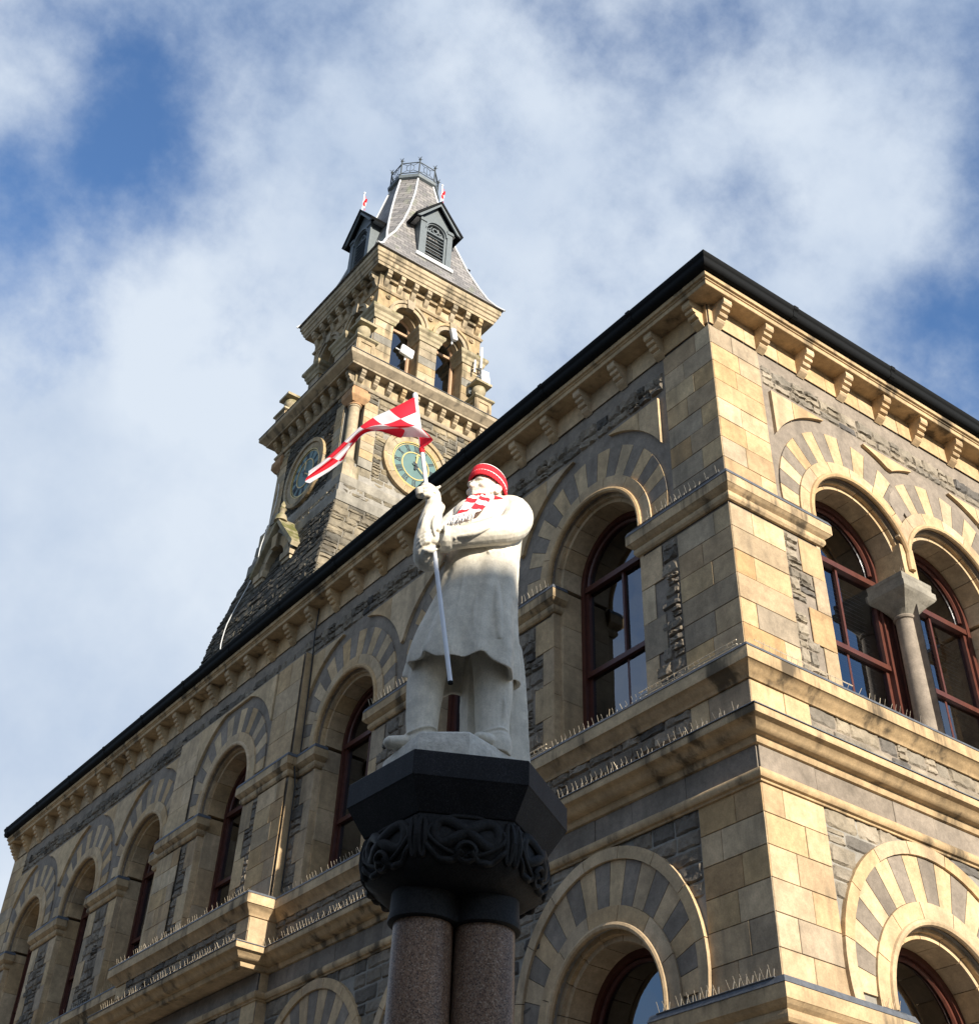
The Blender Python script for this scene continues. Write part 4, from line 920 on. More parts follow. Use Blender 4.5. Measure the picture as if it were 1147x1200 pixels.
q = MB(); p = FS(1.28, .14, 0); q.tube([p + Vector((0, 0, 19.3)), p + Vector((0, 0, 20.15))], .016, 'iron', 6); q.tube([p + Vector((0, 0, 20.1)), p + Vector((0, 0, 20.7))], .026, 'white_plastic', 8); q.build('rod', o)
q = MB()
for z in (19.45, 20.05): q.tube([p + Vector((0, 0, z)), p + Vector((-.14, .02, z)), p + Vector((-.16, .16, z - .05))], .016, 'iron', 6)
q.tube([p + Vector((-.16, 0, 19.9)), p + Vector((-.16, 0, 20.25))], .02, 'white_plastic', 6); q.build('clamp', o)
q = MB(); fbox(q, FS, 1.02, 1.18, .03, .12, 19.28, 19.58, 'grey_paint'); fbox(q, FS, 1.04, 1.16, .12, .135, 19.31, 19.55, 'grey_paint'); q.tube([FS(1.1, .07, 19.28), FS(1.1, .06, 18.9)], .012, 'wire', 5)
tag(q.build('equipment_box'), 'small grey box fixed low on the right belfry pier', 'box')
for N_, lb in (((0, -1), 'tiny red and white flag on the sunlit louvred dormer of the clock tower'), ((-1, 0), 'tiny red and white flag on the shaded louvred dormer of the clock tower')):
    F = TF(1.235, N_, U); b0 = F(0, .10, 24.68); o = thing('pennant', b0, lb, 'flag', 'tiny flags on the dormers')
    q = MB(); q.tube([b0, b0 + Vector((0, 0, .62))], .013, 'white_pole', 6); q.ell(b0 + Vector((0, 0, .64)), (.03, .03, .03), 'white_pole', seg=8, rg=6); q.build('pole', o)
    for sg in (-1, 1): q = MB()
    q = MB()
    for i in range(6):
        for j in range(5):
            def pt(i, j): return b0 + Vector((.012 + .075 * (i / 5) - .02, .03 * sin(i * 1.7 + j), .55 - .32 * j / 4 - .06 * i / 5))
            q.add([pt(i, j), pt(i + 1, j), pt(i + 1, j + 1), pt(i, j + 1)], [(0, 1, 2, 3)], 'knit_red' if (i // 2 + j // 2) % 3 else 'knit_white')
    q.build('cloth', o)

# ================================================================== opposite buildings (behind the photographer; the house shades the monument, the terrace is added to cut sky light)
blk = thing('terrace_house', (-12, -24, 0), 'plain rendered three-storey house across the road', 'house')
q = MB(); q.box((-22, -30, 0), (-2.0, -21, 11.5), 'render_wall'); q.build('wall', blk)
q = MB(); q.add([(-22.3, -21 + .3, 11.45), (-1.7, -20.7, 11.45), (-1.7, -30.3, 11.45), (-22.3, -30.3, 11.45), (-22.3, -25.5, 14.3), (-1.7, -25.5, 14.3)], [(0, 1, 5, 4), (1, 2, 5), (2, 3, 4, 5), (3, 0, 4)], 'slate'); q.build('roof', blk, fixn=True)
for r in range(3):
    for k in range(6):
        q = MB(); x = -20.3 + k * 3.2; z = 1.0 + r * 3.5; q.box((x, -21.02, z), (x + 1.2, -20.96, z + 2.2), 'white_pole'); wo = q.build('window', blk)
        q = MB(); q.box((x + .08, -20.97, z + .08), (x + 1.12, -20.95, z + 2.12), 'glass'); q.build('pane', wo)

wst = thing('terrace_house', (-20, 12, 0), 'long plain terrace added out of view across the side street to cut sky light', 'house')  # unseen terrace, put in to dim the sky light on the left facade
q = MB(); q.box((-30, -14, 0), (-19, 45, 9.5), 'render_wall'); q.build('wall', wst)
q = MB(); q.add([(-30.3, -14.3, 9.4), (-18.7, -14.3, 9.4), (-18.7, 45.3, 9.4), (-30.3, 45.3, 9.4), (-24.5, -14.3, 12.6), (-24.5, 45.3, 12.6)], [(0, 1, 4), (1, 2, 5, 4), (2, 3, 5), (3, 0, 4, 5)], 'slate'); q.build('roof', wst, fixn=True)
for r in range(2):
    for k in range(14):
        q = MB(); y = -12 + k * 4; z = 1.2 + r * 4.3; q.box((-19.04, y, z), (-18.97, y + 1.1, z + 2.2), 'white_pole'); wo = q.build('window', wst)
        q = MB(); q.box((-18.975, y + .08, z + .08), (-18.95, y + 1.02, z + 2.12), 'glass'); q.build('pane', wo)

# ================================================================== monument column
S0 = Vector((-4.2418, -1.80277, 0)); AZ = R_(35.6)
FWD = Vector((sin(AZ), cos(AZ), 0)); RT = Vector((cos(AZ), -sin(AZ), 0))
def L3(u, w_, z): return S0 + RT * u - FWD * w_ + Vector((0, 0, z))
MC = (-.132, .10)                                       # column axis in the (u, w) frame
mon = thing('monument_column', L3(MC[0], MC[1], .13), 'clustered brown granite column with a knotwork capital and dark hexagonal abacus', 'column')
TH = R_(-7.5)
def hexp(r, z, rot=0, ph=0):
    return [L3(MC[0] + r * cos(TH + rot + k * pi / 3 + pi / 2 - pi / 6), MC[1] + r * sin(TH + rot + k * pi / 3 + pi / 2 - pi / 6), z) for k in range(6)]
q = MB(); q.rings([hexp(r, z) for r, z in ((.13, .13), (.95, .13), (.95, .45), (.80, .50), (.80, .85), (.70, .92), (.70, 1.0), (.1, 1.0))], 'black_granite'); q.build('pedestal', mon)
SH = []
for k in range(3):
    a = TH + pi / 2 + pi / 6 + pi / 6 * 0 + k * 2 * pi / 3 + (pi / 6)  # two shafts to the front, one behind
    SH.append(a)
SH = [TH + R_(30), TH + R_(150), TH + R_(270)]
RS = .178
for a in SH:
    q = MB(); c_ = L3(MC[0] + RS * cos(a), MC[1] + RS * sin(a), 0)
    q.lathe((c_.x, c_.y), [(.20, 1.0), (.20, 1.12), (.17, 1.18), (.162, 1.25), (.162, 2.2), (.157, 3.0), (.149, 3.87)], 'red_granite', 40); q.build('shaft', mon, smooth=40)
q = MB()
def tre(r, z, sp_):
    P = []
    for k in range(72):
        t_ = 2 * pi * k / 72; best = 0
        for a in SH:
            dx = cos(t_) * cos(a) + sin(t_) * sin(a); d2 = sp_ * sp_ * (1 - dx * dx); 
            if r * r > d2: best = max(best, sp_ * dx + math.sqrt(r * r - d2))
        P.append(L3(MC[0] + best * cos(t_), MC[1] + best * sin(t_), z))
    return P
q.rings([tre(.12, 3.84, RS), tre(.172, 3.845, RS), tre(.178, 3.85, RS), tre(.178, 3.875, RS), tre(.172, 3.89, RS), tre(.168, 4.02, RS), tre(.1, 4.02, RS)], 'carved_granite'); q.build('necking', mon, smooth=35)
def hexr(t_, R0):                                       # hexagon radius along a direction
    a = (t_ - TH) % (pi / 3) - pi / 6 + 0; a = ((t_ - TH + pi / 6 * 0) % (pi / 3)) - pi / 6
    return R0 * cos(pi / 6) / cos(((t_ - TH - pi / 2 + pi / 6) % (pi / 3)) - pi / 6)
def blendr(f, R0, rr, z, n=96):
    P = []
    for k in range(n):
        t_ = 2 * pi * k / n; r = f * hexr(t_, R0) + (1 - f) * rr; P.append(L3(MC[0] + r * cos(t_), MC[1] + r * sin(t_), z))
    return P
q = MB(); prof = [(.0, .3, .335, 3.98), (.25, .38, .38, 4.01), (.5, .46, .45, 4.05), (.3, .478, .462, 4.10), (.3, .495, .476, 4.15), (.4, .495, .474, 4.20), (.7, .485, .46, 4.25), (1, .475, .45, 4.285)]
q.rings([blendr(*p) for p in prof], 'carved_granite'); cap = q.build('capital', mon, smooth=50)
for k in range(6):                                     # interlaced knot carved on every face
    t0 = TH + pi / 2 + k * pi / 3; n_ = Vector((cos(t0), sin(t0))); s_ = Vector((-n_.y, n_.x))
    def K(x, y, lift):
        z = 4.165 + y; ff = [(p[3], p) for p in prof]
        r = None
        for (za, pa), (zb_, pb) in zip(ff[:-1], ff[1:]):
            if za <= z <= zb_ + 1e-6: g = (z - za) / (zb_ - za); f_ = pa[0] + (pb[0] - pa[0]) * g; R0 = pa[1] + (pb[1] - pa[1]) * g; rr = pa[2] + (pb[2] - pa[2]) * g
        ang = math.atan2(x, .45); r = f_ * hexr(t0 + ang, R0) + (1 - f_) * rr + lift
        return L3(MC[0] + r * cos(t0 + ang), MC[1] + r * sin(t0 + ang), z)
    q = MB(); n = 80
    P = [K(.165 * sin(2 * pi * i / n), max(-.12, min(.105, .058 * sin(4 * pi * i / n) + .02)), .006 + .014 * sin(4 * pi * i / n + .8)) for i in range(n + 1)]
    q.tube(P, .027, 'carved_granite', 8, cap=False, ell=(1, .62))
    P = [K(.20 * cos(2 * pi * i / n), max(-.13, min(.112, .088 * sin(2 * pi * i / n) * (1 - .2 * cos(4 * pi * i / n)) + .015)), .004) for i in range(n + 1)]
    q.tube(P, .012, 'carved_granite', 7, cap=False)
    for sg in (-1, 1):
        P = [K(sg * (.02 + .19 * i / 16), -.03 - .085 * sin(pi * i / 20 + .5) , .006 + .008 * cos(i * .9)) for i in range(17)]; q.tube(P, [.022 - .0006 * i for i in range(17)], 'carved_granite', 7)
        P = [K(sg * (.232 + .022 * cos(i * pi / 10)), .0 + .095 * sin(i * pi / 10), .002) for i in range(21)]; q.tube(P, .016, 'carved_granite', 6, cap=False)
    P = [K(.045 * cos(i * pi / 10), -.075 + .04 * sin(i * pi / 10), .012) for i in range(21)]; q.tube(P, .016, 'carved_granite', 6, cap=False)
    q.build('knot_relief', cap, smooth=60)
q = MB(); q.rings([hexp(.475, 4.282), hexp(.485, 4.286), hexp(.583, 4.43), hexp(.59, 4.437), hexp(.59, 4.562), hexp(.585, 4.568), hexp(.1, 4.568)], 'black_granite'); q.build('abacus', mon)

# ================================================================== statue
sta = thing('statue', L3(-.15, -.05, 4.568), 'white marble statue of a stout man in a long frock coat with folded arms', 'statue')
q = MB()
pl = [(-.575, -.10), (-.36, .28), (-.085, .305), (.265, -.10), (.16, -.36), (-.42, -.36)][::-1]
def plr(k, z): 
    cxx = sum(p[0] for p in pl) / 6; cyy = sum(p[1] for p in pl) / 6
    return [L3(cxx + (u - cxx) * k, cyy + (w_ - cyy) * k, z) for u, w_ in pl]
q.rings([plr(1.02, 4.566), plr(1.01, 4.78), plr(.985, 4.835), plr(.95, 4.85), plr(.3, 4.85)], 'rough_marble'); q.build('plinth', sta, fixn=True)

def cr_(pts, n=8):                                      # Catmull-Rom through tuples
    o_ = []; m_ = len(pts)
    for i in range(m_ - 1):
        p0, p1, p2, p3 = pts[max(i - 1, 0)], pts[i], pts[i + 1], pts[min(i + 2, m_ - 1)]
        for k in range(n):
            t_ = k / n
            o_.append(tuple(.5 * (2 * b_ + (c_ - a) * t_ + (2 * a - 5 * b_ + 4 * c_ - d_) * t_ * t_ + (3 * b_ - a - 3 * c_ + d_) * t_ ** 3) for a, b_, c_, d_ in zip(p0, p1, p2, p3)))
    o_.append(tuple(pts[-1])); return o_
body = MB()
def limb(pts, n=8, seg=16, ell=None):                   # pts = (u, w, z, r)
    P = cr_(pts, n); body.tube([L3(*p[:3]) for p in P], [p[3] for p in P], 'marble', seg, ell=ell)
# --- coat: rings of (z, u, w, a, b, fold)
CT = [(6.63, -.03, -.02, .09, .07, 0), (6.60, -.025, -.015, .155, .10, 0), (6.54, -.03, -.005, .212, .135, 0), (6.46, -.035, .01, .235, .17, 0), (6.30, -.05, .03, .235, .20, .0), (6.12, -.06, .045, .228, .215, .004),
      (5.95, -.07, .05, .232, .22, .008), (5.78, -.09, .045, .248, .225, .012), (5.62, -.115, .04, .275, .235, .017), (5.48, -.135, .035, .30, .245, .021), (5.36, -.15, .03, .318, .252, .024), (5.33, -.15, .03, .316, .250, .024)]
CT = cr_(CT, 5); n = 96
def cring(c, k=1.0, hem=False):
    z, u, w_, a, b_, fd = c; P = []
    for i in range(n):
        t_ = 2 * pi * i / n
        f = 1 + fd / .25 * (cos(9 * t_ + .7) * .6 + cos(13 * t_ + 1.9) * .4 + .5 * cos(5 * t_ + 2.2))
        sup = 2.35; cx_, sy_ = cos(t_), sin(t_); rr = (abs(cx_) ** sup + abs(sy_) ** sup) ** (-1 / sup)
        dz = (.022 * cos(5 * t_ + .4) + .012 * cos(11 * t_) - .05 * max(0, cos(t_)) ** 2) if hem else 0
        P.append(L3(u + a * k * rr * cx_ * f, w_ + b_ * k * rr * sy_ * f, z + dz))
    return P
rs = [cring(c, 1, i >= len(CT) - 7) if i >= len(CT) - 7 else cring(c) for i, c in enumerate(CT)]
last = CT[-1]
rs += [cring((last[0] + .01, *last[1:]), .93, True), cring((5.40, *last[1:]), .90, True), cring((5.48, *last[1:5], .01), .84), cring((5.58, *last[1:5], 0), .72)]
body.rings(rs, 'marble')
# front opening and lapel ridge, buttons
body.tube([L3(u, w_, z) for u, w_, z in cr_([(-.10, .17, 6.52), (-.13, .21, 6.3), (-.145, .243, 6.05), (-.17, .262, 5.8), (-.20, .27, 5.55), (-.215, .272, 5.34)])], .013, 'marble', 8)
body.ell(L3(-.02, .262, 6.03), (.016, .016, .016), 'marble', seg=8, rg=6)
# side pleat flaring to the left
limb([(-.24, .05, 6.0, .03), (-.31, .06, 5.75, .05), (-.37, .05, 5.56, .06), (-.405, .04, 5.43, .058), (-.41, .04, 5.385, .048)], ell=(1, 1.8))
limb([(-.25, .15, 5.9, .02), (-.285, .17, 5.65, .032), (-.30, .18, 5.44, .02)])
limb([(.02, .225, 5.9, .02), (.045, .228, 5.65, .03), (.06, .228, 5.46, .02)]); limb([(-.08, .225, 5.9, .02), (-.085, .245, 5.6, .028), (-.085, .25, 5.44, .018)])
# shoulder of the crossed arm, upper arm, forearm
limb([(.03, -.02, 6.57, .085), (.108, -.01, 6.545, .102), (.14, .05, 6.47, .107), (.145, .13, 6.375, .104), (.12, .21, 6.265, .098), (.065, .275, 6.19, .091), (-.03, .315, 6.14, .083), (-.14, .335, 6.105, .080), (-.24, .335, 6.08, .077), (-.285, .33, 6.07, .078)], 8, 20)
body.ell(L3(.13, -.03, 6.50), (.095, .105, .12), 'marble')
limb([(-.262, .332, 6.075, .082), (-.287, .331, 6.07, .085), (-.292, .331, 6.07, .080)], 3)
# creases of that sleeve
for pp in ([(.17, .14, 6.36), (.10, .285, 6.24), (.0, .385, 6.19)], [(.19, .08, 6.36), (.14, .27, 6.20), (.06, .355, 6.15)], [(-.20, .41, 6.12), (-.10, .405, 6.16), (.0, .38, 6.22)], [(-.23, .40, 6.04), (-.12, .41, 6.06), (-.02, .40, 6.12)], [(.20, .02, 6.45), (.20, .12, 6.42), (.17, .22, 6.33)]):
    P = cr_(pp, 6); body.tube([L3(*p) for p in P], [.004 + .011 * sin(pi * i / (len(P) - 1)) for i in range(len(P))], 'marble', 8)
for k in range(4): body.ell(L3(-.225 + .0 * k, .395 - .018 * k, 6.035 - .008 * k + .0), (.011, .011, .011), 'marble', seg=8, rg=6) if k < 3 else None
# the raised arm: upper arm, elbow, forearm, cuff
limb([(-.19, -.02, 6.49, .09), (-.26, .02, 6.36, .095), (-.34, .10, 6.17, .09), (-.385, .19, 6.03, .088), (-.392, .255, 6.00, .086), (-.395, .285, 6.06, .083), (-.39, .30, 6.16, .076), (-.378, .305, 6.26, .066), (-.365, .305, 6.325, .057)], 8, 18)
limb([(-.367, .305, 6.30, .062), (-.362, .305, 6.335, .064), (-.361, .305, 6.34, .058)], 3)
for pp in ([(-.345, .385, 6.05), (-.36, .378, 6.14), (-.35, .372, 6.22)], [(-.44, .33, 6.06), (-.42, .365, 6.16), (-.40, .36, 6.26)], [(-.32, .33, 6.0), (-.38, .355, 5.96), (-.45, .30, 6.02)]):
    P = cr_(pp, 6); body.tube([L3(*p) for p in P], [.004 + .011 * sin(pi * i / (len(P) - 1)) for i in range(len(P))], 'marble', 8)
# pole axis used by the fist
PT = Vector((-.551, .33, 7.22)); PBm = Vector((-.205, .33, 5.12)); PD = (PT - PBm).normalized()
def onpole(z): return PBm + (PT - PBm) * ((z - PBm.z) / (PT.z - PBm.z))
# fist: palm behind the pole, four fingers curled round it, thumb over the top
pz = 6.40; pc = onpole(pz)
ax = PD; side = Vector((-1, 0, 0)) - ax * ax.dot(Vector((-1, 0, 0))); side.normalize(); frt = ax.cross(side); frt = frt if frt.y > 0 else -frt
def fp(a, r, h): return pc + side * (r * cos(a)) + frt * (r * sin(a)) + ax * h
body.tube([L3(*p) for p in (Vector((-.362, .305, 6.32)), fp(R_(200), .048, -.035), fp(R_(195), .046, .0), fp(R_(195), .040, .035))], [.046, .040, .042, .034], 'marble', 14, ell=(1, .8))
body.tube([L3(*fp(R_(20), .040, -.02)), L3(*fp(R_(20), .042, .03))], [.033, .036], 'marble', 12)
for k in range(4):
    h = .043 - k * .0255; rr = .037 - .001 * k
    P = [fp(R_(20) + (R_(250) if k < 3 else R_(235)) * i / 10, rr + (.006 if i in (2, 3, 6) else 0), h - .004 * i / 10) for i in range(11)]
    body.tube([L3(*p) for p in P], [.0135, .0145, .0155, .015, .0135, .013, .0138, .013, .012, .011, .009], 'marble', 10)
P = [fp(R_(150), .045, -.02), fp(R_(185), .046, .02), fp(R_(205), .043, .05), fp(R_(240), .04, .064), fp(R_(275), .036, .068)]
body.tube([L3(*p) for p in P], [.018, .017, .0145, .013, .010], 'marble', 10)
body.tube([L3(*p) for p in (fp(R_(170), .06, .03), fp(R_(172), .078, .036), fp(R_(172), .088, .045))], [.012, .010, .008], 'marble', 8)
# hand of the crossed arm laid over the other elbow
body.tube([L3(*p) for p in ((-.27, .33, 6.07), (-.315, .335, 6.065), (-.355, .352, 6.06), (-.385, .360, 6.055))], [.048, .046, .044, .034], 'marble', 14, ell=(1, .62))
for k, (dz, ln) in enumerate(((.036, .075), (.012, .088), (-.012, .085), (-.034, .07))):
    P = [(-.372, .365, 6.056 + dz), (-.372 - ln * .38, .368, 6.05 + dz), (-.372 - ln * .75, .350, 6.04 + dz * 1.05), (-.372 - ln, .318, 6.03 + dz * 1.05)]
    body.tube([L3(*p) for p in P], [.0145, .0135, .0125, .009], 'marble', 9)
body.tube([L3(*p) for p in ((-.315, .36, 6.10), (-.345, .375, 6.125), (-.375, .372, 6.138))], [.018, .0145, .010], 'marble', 9)
# legs, trousers breaking over boots
limb([(-.33, .0, 5.52, .115), (-.355, .0, 5.30, .112), (-.362, .005, 5.10, .098), (-.36, .01, 4.97, .090), (-.36, .02, 4.88, .094), (-.36, .03, 4.845, .085)], 8, 20)
limb([(.01, .0, 5.52, .122), (.035, .0, 5.30, .116), (.035, .0, 5.10, .102), (.038, .01, 4.98, .098), (.045, .02, 4.90, .105), (.045, .02, 4.845, .1)], 8, 20)
for z, r in ((4.93, .094), (4.96, .092)):
    body.tube([L3(.04 + (r + .004) * cos(t_), .015 + (r + .004) * sin(t_), z + .018 * sin(t_ * 2)) for t_ in [R_(20) + R_(140) * i / 10 for i in range(11)]], [.003 + .009 * sin(pi * i / 10) for i in range(11)], 'marble', 7)
body.tube([L3(-.36 + .097 * cos(t_), .015 + .097 * sin(t_), 4.95 + .02 * sin(t_ * 2)) for t_ in [R_(20) + R_(140) * i / 10 for i in range(11)]], [.003 + .008 * sin(pi * i / 10) for i in range(11)], 'marble', 7)
for u0, pts in ((0, [(-.34, .09, 5.28), (-.335, .088, 5.12), (-.345, .085, 4.99)]), (0, [(-.41, .07, 5.25), (-.42, .066, 5.1), (-.405, .07, 4.97)]), (0, [(.02, .095, 5.3), (.03, .09, 5.15), (.0, .085, 4.99)]), (0, [(.09, .085, 5.2), (.10, .075, 5.08), (.075, .085, 4.97)])):
    P = cr_(pts, 6); body.tube([L3(*p) for p in P], [.004 + .012 * sin(pi * i / (len(P) - 1)) for i in range(len(P))], 'marble', 8)
for (u, w_), (du, dw), L_ in (((-.38, .0), (-.93, .36), .195), ((.03, .04), (-.45, .89), .17)):
    body.tube([L3(u - du * .05, w_ - dw * .05, 4.90), L3(u + du * .06, w_ + dw * .06, 4.898), L3(u + du * L_ * .6, w_ + dw * L_ * .6, 4.885), L3(u + du * L_ * .9, w_ + dw * L_ * .9, 4.878), L3(u + du * L_, w_ + dw * L_, 4.876)], [.060, .062, .055, .042, .018], 'marble', 14, ell=(.70, 1))
# support behind the legs
body.rings([[L3(u, w_, z) for u, w_ in ((c + a * .13, w0 - .14), (c + a * .16, w0), (c + a * .05, w0 + .07), (c - a * .2, w0 + .05), (c - a * .25, w0 - .14))] for c, a, w0, z in ((.10, 1.0, -.12, 4.845), (.09, .98, -.12, 5.1), (.075, .95, -.12, 5.4), (.06, .88, -.11, 5.6), (.045, .72, -.10, 5.68), (.03, .5, -.09, 5.72))], 'marble')
# neck, collar, head
limb([(-.035, .0, 6.52, .075), (-.045, .02, 6.62, .066), (-.05, .03, 6.70, .066)])
HC = Vector((-.060, .060, 6.628)); HS = 1.16; yaw = R_(43); pit = R_(9)     # facing left of the camera, chin lifted
fd_ = Vector((-sin(yaw) * cos(pit), cos(yaw) * cos(pit), sin(pit))); rg_ = Vector((cos(yaw), sin(yaw), 0)); up_ = rg_.cross(fd_); up_ = up_ if up_.z > 0 else -up_
def HL(x, y, z): p = HC + (rg_ * x + fd_ * y + up_ * z) * HS; return L3(*p)
U3 = lambda v: RT * v.x - FWD * v.y + Vector((0, 0, v.z))
HR = Matrix((U3(rg_), U3(fd_), U3(up_))).transposed()
def he(x, y, z, r, seg=16): body.ell(HL(x, y, z), [k * HS for k in r], 'marble', HR, seg, 10)
he(0, -.012, .035, (.083, .102, .088), 20); he(0, .022, -.02, (.070, .078, .085), 20); he(0, .035, -.062, (.056, .056, .042)); he(0, .072, -.078, (.026, .024, .020))
he(0, .084, .013, (.060, .022, .010)); he(.03, .085, .016, (.028, .022, .010)); he(-.03, .085, .016, (.028, .022, .010))
he(.032, .081, -.006, (.014, .012, .0085)); he(-.032, .081, -.006, (.014, .012, .0085))
body.tube([HL(0, .088, .012), HL(0, .101, -.008), HL(0, .112, -.026), HL(0, .113, -.034), HL(0, .098, -.040)], [.009, .0115, .0145, .0145, .008], 'marble', 10)
he(.012, .097, -.034, (.008, .010, .007)); he(-.012, .097, -.034, (.008, .010, .007))
he(.044, .064, -.026, (.027, .028, .020)); he(-.044, .064, -.026, (.027, .028, .020))
body.tube([HL(-.026, .080, -.053), HL(-.010, .092, -.050), HL(0, .094, -.051), HL(.010, .092, -.050), HL(.026, .080, -.053)], [.004, .006, .0062, .006, .004], 'marble', 8)
body.tube([HL(-.022, .080, -.061), HL(0, .092, -.062), HL(.022, .080, -.061)], [.004, .0075, .004], 'marble', 8)
for sg in (-1, 1):
    P = [HL(sg * .080, -.008, -.035), HL(sg * .088, -.022, -.02), HL(sg * .092, -.030, .004), HL(sg * .090, -.020, .024), HL(sg * .085, -.004, .022), HL(sg * .081, .002, .004), HL(sg * .079, -.003, -.018)]
    body.tube(P, [.007, .008, .008, .008, .007, .005, .004], 'marble', 8); he(sg * .079, -.012, -.004, (.008, .018, .028))
    body.tube([HL(sg * .066, .03, .02), HL(sg * .074, .008, -.02), HL(sg * .064, .02, -.05)], [.010, .014, .010], 'marble', 8)
body.tube([HL(.05, -.085, .0), HL(0, -.10, -.005), HL(-.05, -.085, .0)], [.03, .035, .03], 'marble', 10)
# collar and lapels of the coat
body.tube([L3(-.04 + .10 * cos(t_), .0 + .085 * sin(t_), 6.585 - .035 * sin(t_)) for t_ in [2 * pi * i / 24 for i in range(25)]], .020, 'marble', 8)
bo = body.build('figure', sta)
rm = bo.modifiers.new('r', 'REMESH'); rm.mode = 'VOXEL'; rm.voxel_size = .0046; rm.use_smooth_shade = True
sm_ = bo.modifiers.new('s', 'SMOOTH'); sm_.factor = .5; sm_.iterations = 2
dg = bpy.context.evaluated_depsgraph_get(); ev_ = bo.evaluated_get(dg); me2 = bpy.data.meshes.new_from_object(ev_)
bo.modifiers.clear(); old = bo.data; bo.data = me2; bpy.data.meshes.remove(old)
import numpy as np
nv_ = len(me2.vertices); co_ = np.empty(nv_ * 3); no_ = np.empty(nv_ * 3)
me2.vertices.foreach_get('co', co_); me2.vertex_normals.foreach_get('vector', no_); co_ = co_.reshape(-1, 3); no_ = no_.reshape(-1, 3)
dl = np.array([.003 * noise.noise(Vector(p) * 9) + .0012 * noise.noise(Vector(p) * 40) for p in co_])   # slight unevenness of the carving
me2.vertices.foreach_set('co', (co_ + no_ * dl[:, None]).ravel())
    
me2.materials.clear(); me2.materials.append(MATS['marble']); me2.polygons.foreach_set('use_smooth', [True] * len(me2.polygons))

# ================================================================== knitted hat, scarf, flag
def rot_ring(rx, ry, z, y0=-.012, n=40, rib=0.0, tilt=0):
    P = []
    for k in range(n):
        t_ = 2 * pi * k / n; f = 1 + (rib if k % 2 else 0)
        y = y0 + ry * sin(t_) * f
        P.append(HL(rx * cos(t_) * f, y, z + tilt * (y - y0)))
    return P
hat = thing('knitted_hat', HL(0, -.01, .05), 'red knitted hat with thin white stripes pulled over the marble head', 'hat')
q = MB(); TL = .26
q.rings([rot_ring(.088, .106, .030, rib=.0, n=80, tilt=TL), rot_ring(.098, .117, .022, rib=.035, n=80, tilt=TL), rot_ring(.101, .120, .038, rib=.04, n=80, tilt=TL), rot_ring(.100, .119, .054, rib=.035, n=80, tilt=TL), rot_ring(.096, .115, .060, rib=.02, n=80, tilt=TL)], 'knit_red', False); q.build('cuff', hat, smooth=60)
q = MB(); HT = [(.0985, .1165, .056, 'knit_white'), (.1005, .1185, .063, 'knit_red'), (.101, .118, .085, 'knit_red'), (.098, .114, .108, 'knit_white'), (.095, .109, .116, 'knit_red'), (.082, .096, .130, 'knit_red'), (.060, .071, .141, 'knit_red'), (.03, .036, .147, 'knit_red'), (.003, .004, .149, 'knit_red')]
for a, b_ in zip(HT[:-1], HT[1:]): q.rings([rot_ring(a[0], a[1], a[2], n=60, rib=.006, tilt=TL * .85), rot_ring(b_[0], b_[1], b_[2], n=60, rib=.006, tilt=TL * .85)], a[3], False)
q.build('crown', hat, smooth=60)
scf = thing('scarf', L3(-.08, .12, 6.55), 'red and white checked scarf with a fringe round the statue\'s neck', 'scarf')
def sheet(mb, P, mat, uvs=None):                         # P[i][j] grid, two-sided thin cloth
    I, J = len(P), len(P[0]); o_ = mb.add([p for r in P for p in r], [(i * J + j, i * J + j + 1, (i + 1) * J + j + 1, (i + 1) * J + j) for i in range(I - 1) for j in range(J - 1)], mat)
    for i in range(I):
        for j in range(J): mb.uv[o_ + i * J + j] = (i / (I - 1), j / (J - 1))
q = MB(); n = 48; P = []
for k in range(n + 1):
    t_ = 2 * pi * k / n; row = []
    for j in range(7):
        v_ = j / 6; r = .100 + .032 * sin(pi * v_)
        row.append(L3(-.055 + (r + .012) * cos(t_), .030 + (r + .012) * sin(t_), 6.535 + .060 * v_ - .035 * sin(t_) + .006 * cos(3 * t_)))
    P.append(row)
for k in range(n):
    m_ = 'knit_white' if k in (9, 10, 11, 21, 22, 23, 24, 33, 34, 35, 44, 45, 46) else 'knit_red'; sheet(q, [P[k], P[k + 1]], m_)
q.build('wrap', scf, smooth=60)
q = MB(); A0 = cr_([(-.135, .145, 6.545), (-.16, .195, 6.49), (-.185, .255, 6.40), (-.225, .345, 6.245), (-.245, .385, 6.20)], 6); A1 = cr_([(-.02, .155, 6.53), (-.03, .21, 6.455), (-.05, .275, 6.36), (-.085, .37, 6.255), (-.10, .412, 6.225)], 6); P = []
for a, b_ in zip(A0, A1): P.append([L3(*(Vector(a).lerp(Vector(b_), j / 8) + Vector((0, .012 * sin(pi * j / 8) + .006 * sin(j * 2), .004)))) for j in range(9)])
for i in range(len(P) - 1):
    for j0 in (0, 4):
        m_ = ('knit_red', 'knit_white')[((i // 4) + j0 // 4) % 2]; sheet(q, [P[i][j0:j0 + 5], P[i + 1][j0:j0 + 5]], m_)
q.build('hanging_end', scf, smooth=60)
q = MB()
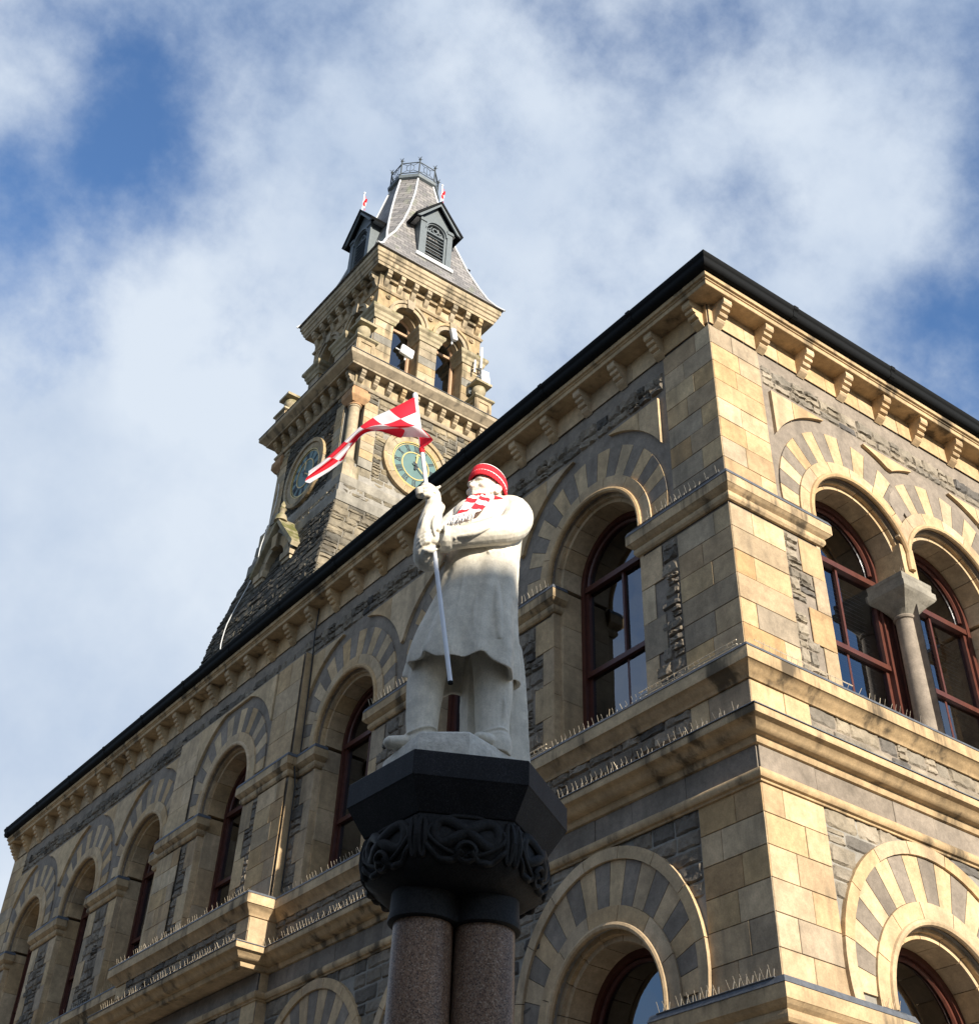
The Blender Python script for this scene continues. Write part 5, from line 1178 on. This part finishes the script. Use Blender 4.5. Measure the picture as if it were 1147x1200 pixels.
for j in range(26):
    f = j / 25; a = Vector(A0[-1]).lerp(Vector(A1[-1]), f) + Vector((0, .012 * sin(pi * f), .0))
    q.tube([L3(*a), L3(*(a + Vector((-.012 + random.uniform(-.006, .006), .016, -.02)))), L3(*(a + Vector((-.018 + random.uniform(-.012, .012), .022, -.075 + random.uniform(-.01, .015)))))], [.0035, .003, .002], 'knit_white', 5)
q.build('fringe', scf)
flg = thing('flag', L3(*PBm), 'red and white checked flag on a white pole held in the statue\'s fist', 'flag')
q = MB(); q.tube([L3(*PBm), L3(*onpole(6.2)), L3(*PT)], .0135, 'white_pole', 14); pole = q.build('pole', flg, smooth=50)
q = MB(); q.tube([L3(*(PBm - PD * .012)), L3(*(PBm + PD * .002))], .0145, 'black_paint', 12); q.build('ferrule', pole)
FG = [[tuple(onpole(z) + Vector((-.008, .014, 0))) for z in (7.18, 7.08, 6.98, 6.87, 6.74)],
 [(-.694, .3, 7.11), (-.625, .45, 6.926), (-.551, .5, 6.83), (-.487, .46, 6.825), (-.405, .4, 6.785)], [(-.791, .28, 7.061), (-.713, .42, 6.894), (-.645, .5, 6.794), (-.549, .48, 6.795), (-.583, .4, 6.791)],
 [(-.858, .3, 6.982), (-.817, .4, 6.869), (-.764, .44, 6.838), (-.686, .38, 6.85), (-.629, .34, 6.833)], [(-.924, .3, 6.898), (-.899, .36, 6.845), (-.873, .3, 6.885), (-.831, .38, 6.832), (-.779, .42, 6.817)],
 [(-1.009, .3, 6.773), (-.986, .34, 6.731), (-.957, .26, 6.797), (-.929, .34, 6.734), (-.909, .4, 6.728)], [(-1.093, .3, 6.655), (-1.06, .36, 6.614), (-1.039, .28, 6.663), (-1.003, .34, 6.598), (-.974, .38, 6.578)],
 [(-1.179, .3, 6.564), (-1.171, .34, 6.499), (-1.184, .32, 6.488), (-1.181, .34, 6.448), (-1.145, .38, 6.41)]]
cols = [cr_(r, 6) for r in FG]
grid = [cr_([c[j] for c in cols], 6) for j in range(len(cols[0]))]
q = MB(); sheet(q, [[L3(*grid[j][i]) for j in range(len(grid))] for i in range(len(grid[0]))], 'flag_cloth'); q.build('cloth', flg, smooth=80)
q = MB()
for z in (7.19, 6.74): p = onpole(z); q.tube([L3(*(p - PD * .02)), L3(*(p + PD * .02))], .018, 'white_plastic' if z > 7 else 'knit_red', 12)
q.build('tie', flg)
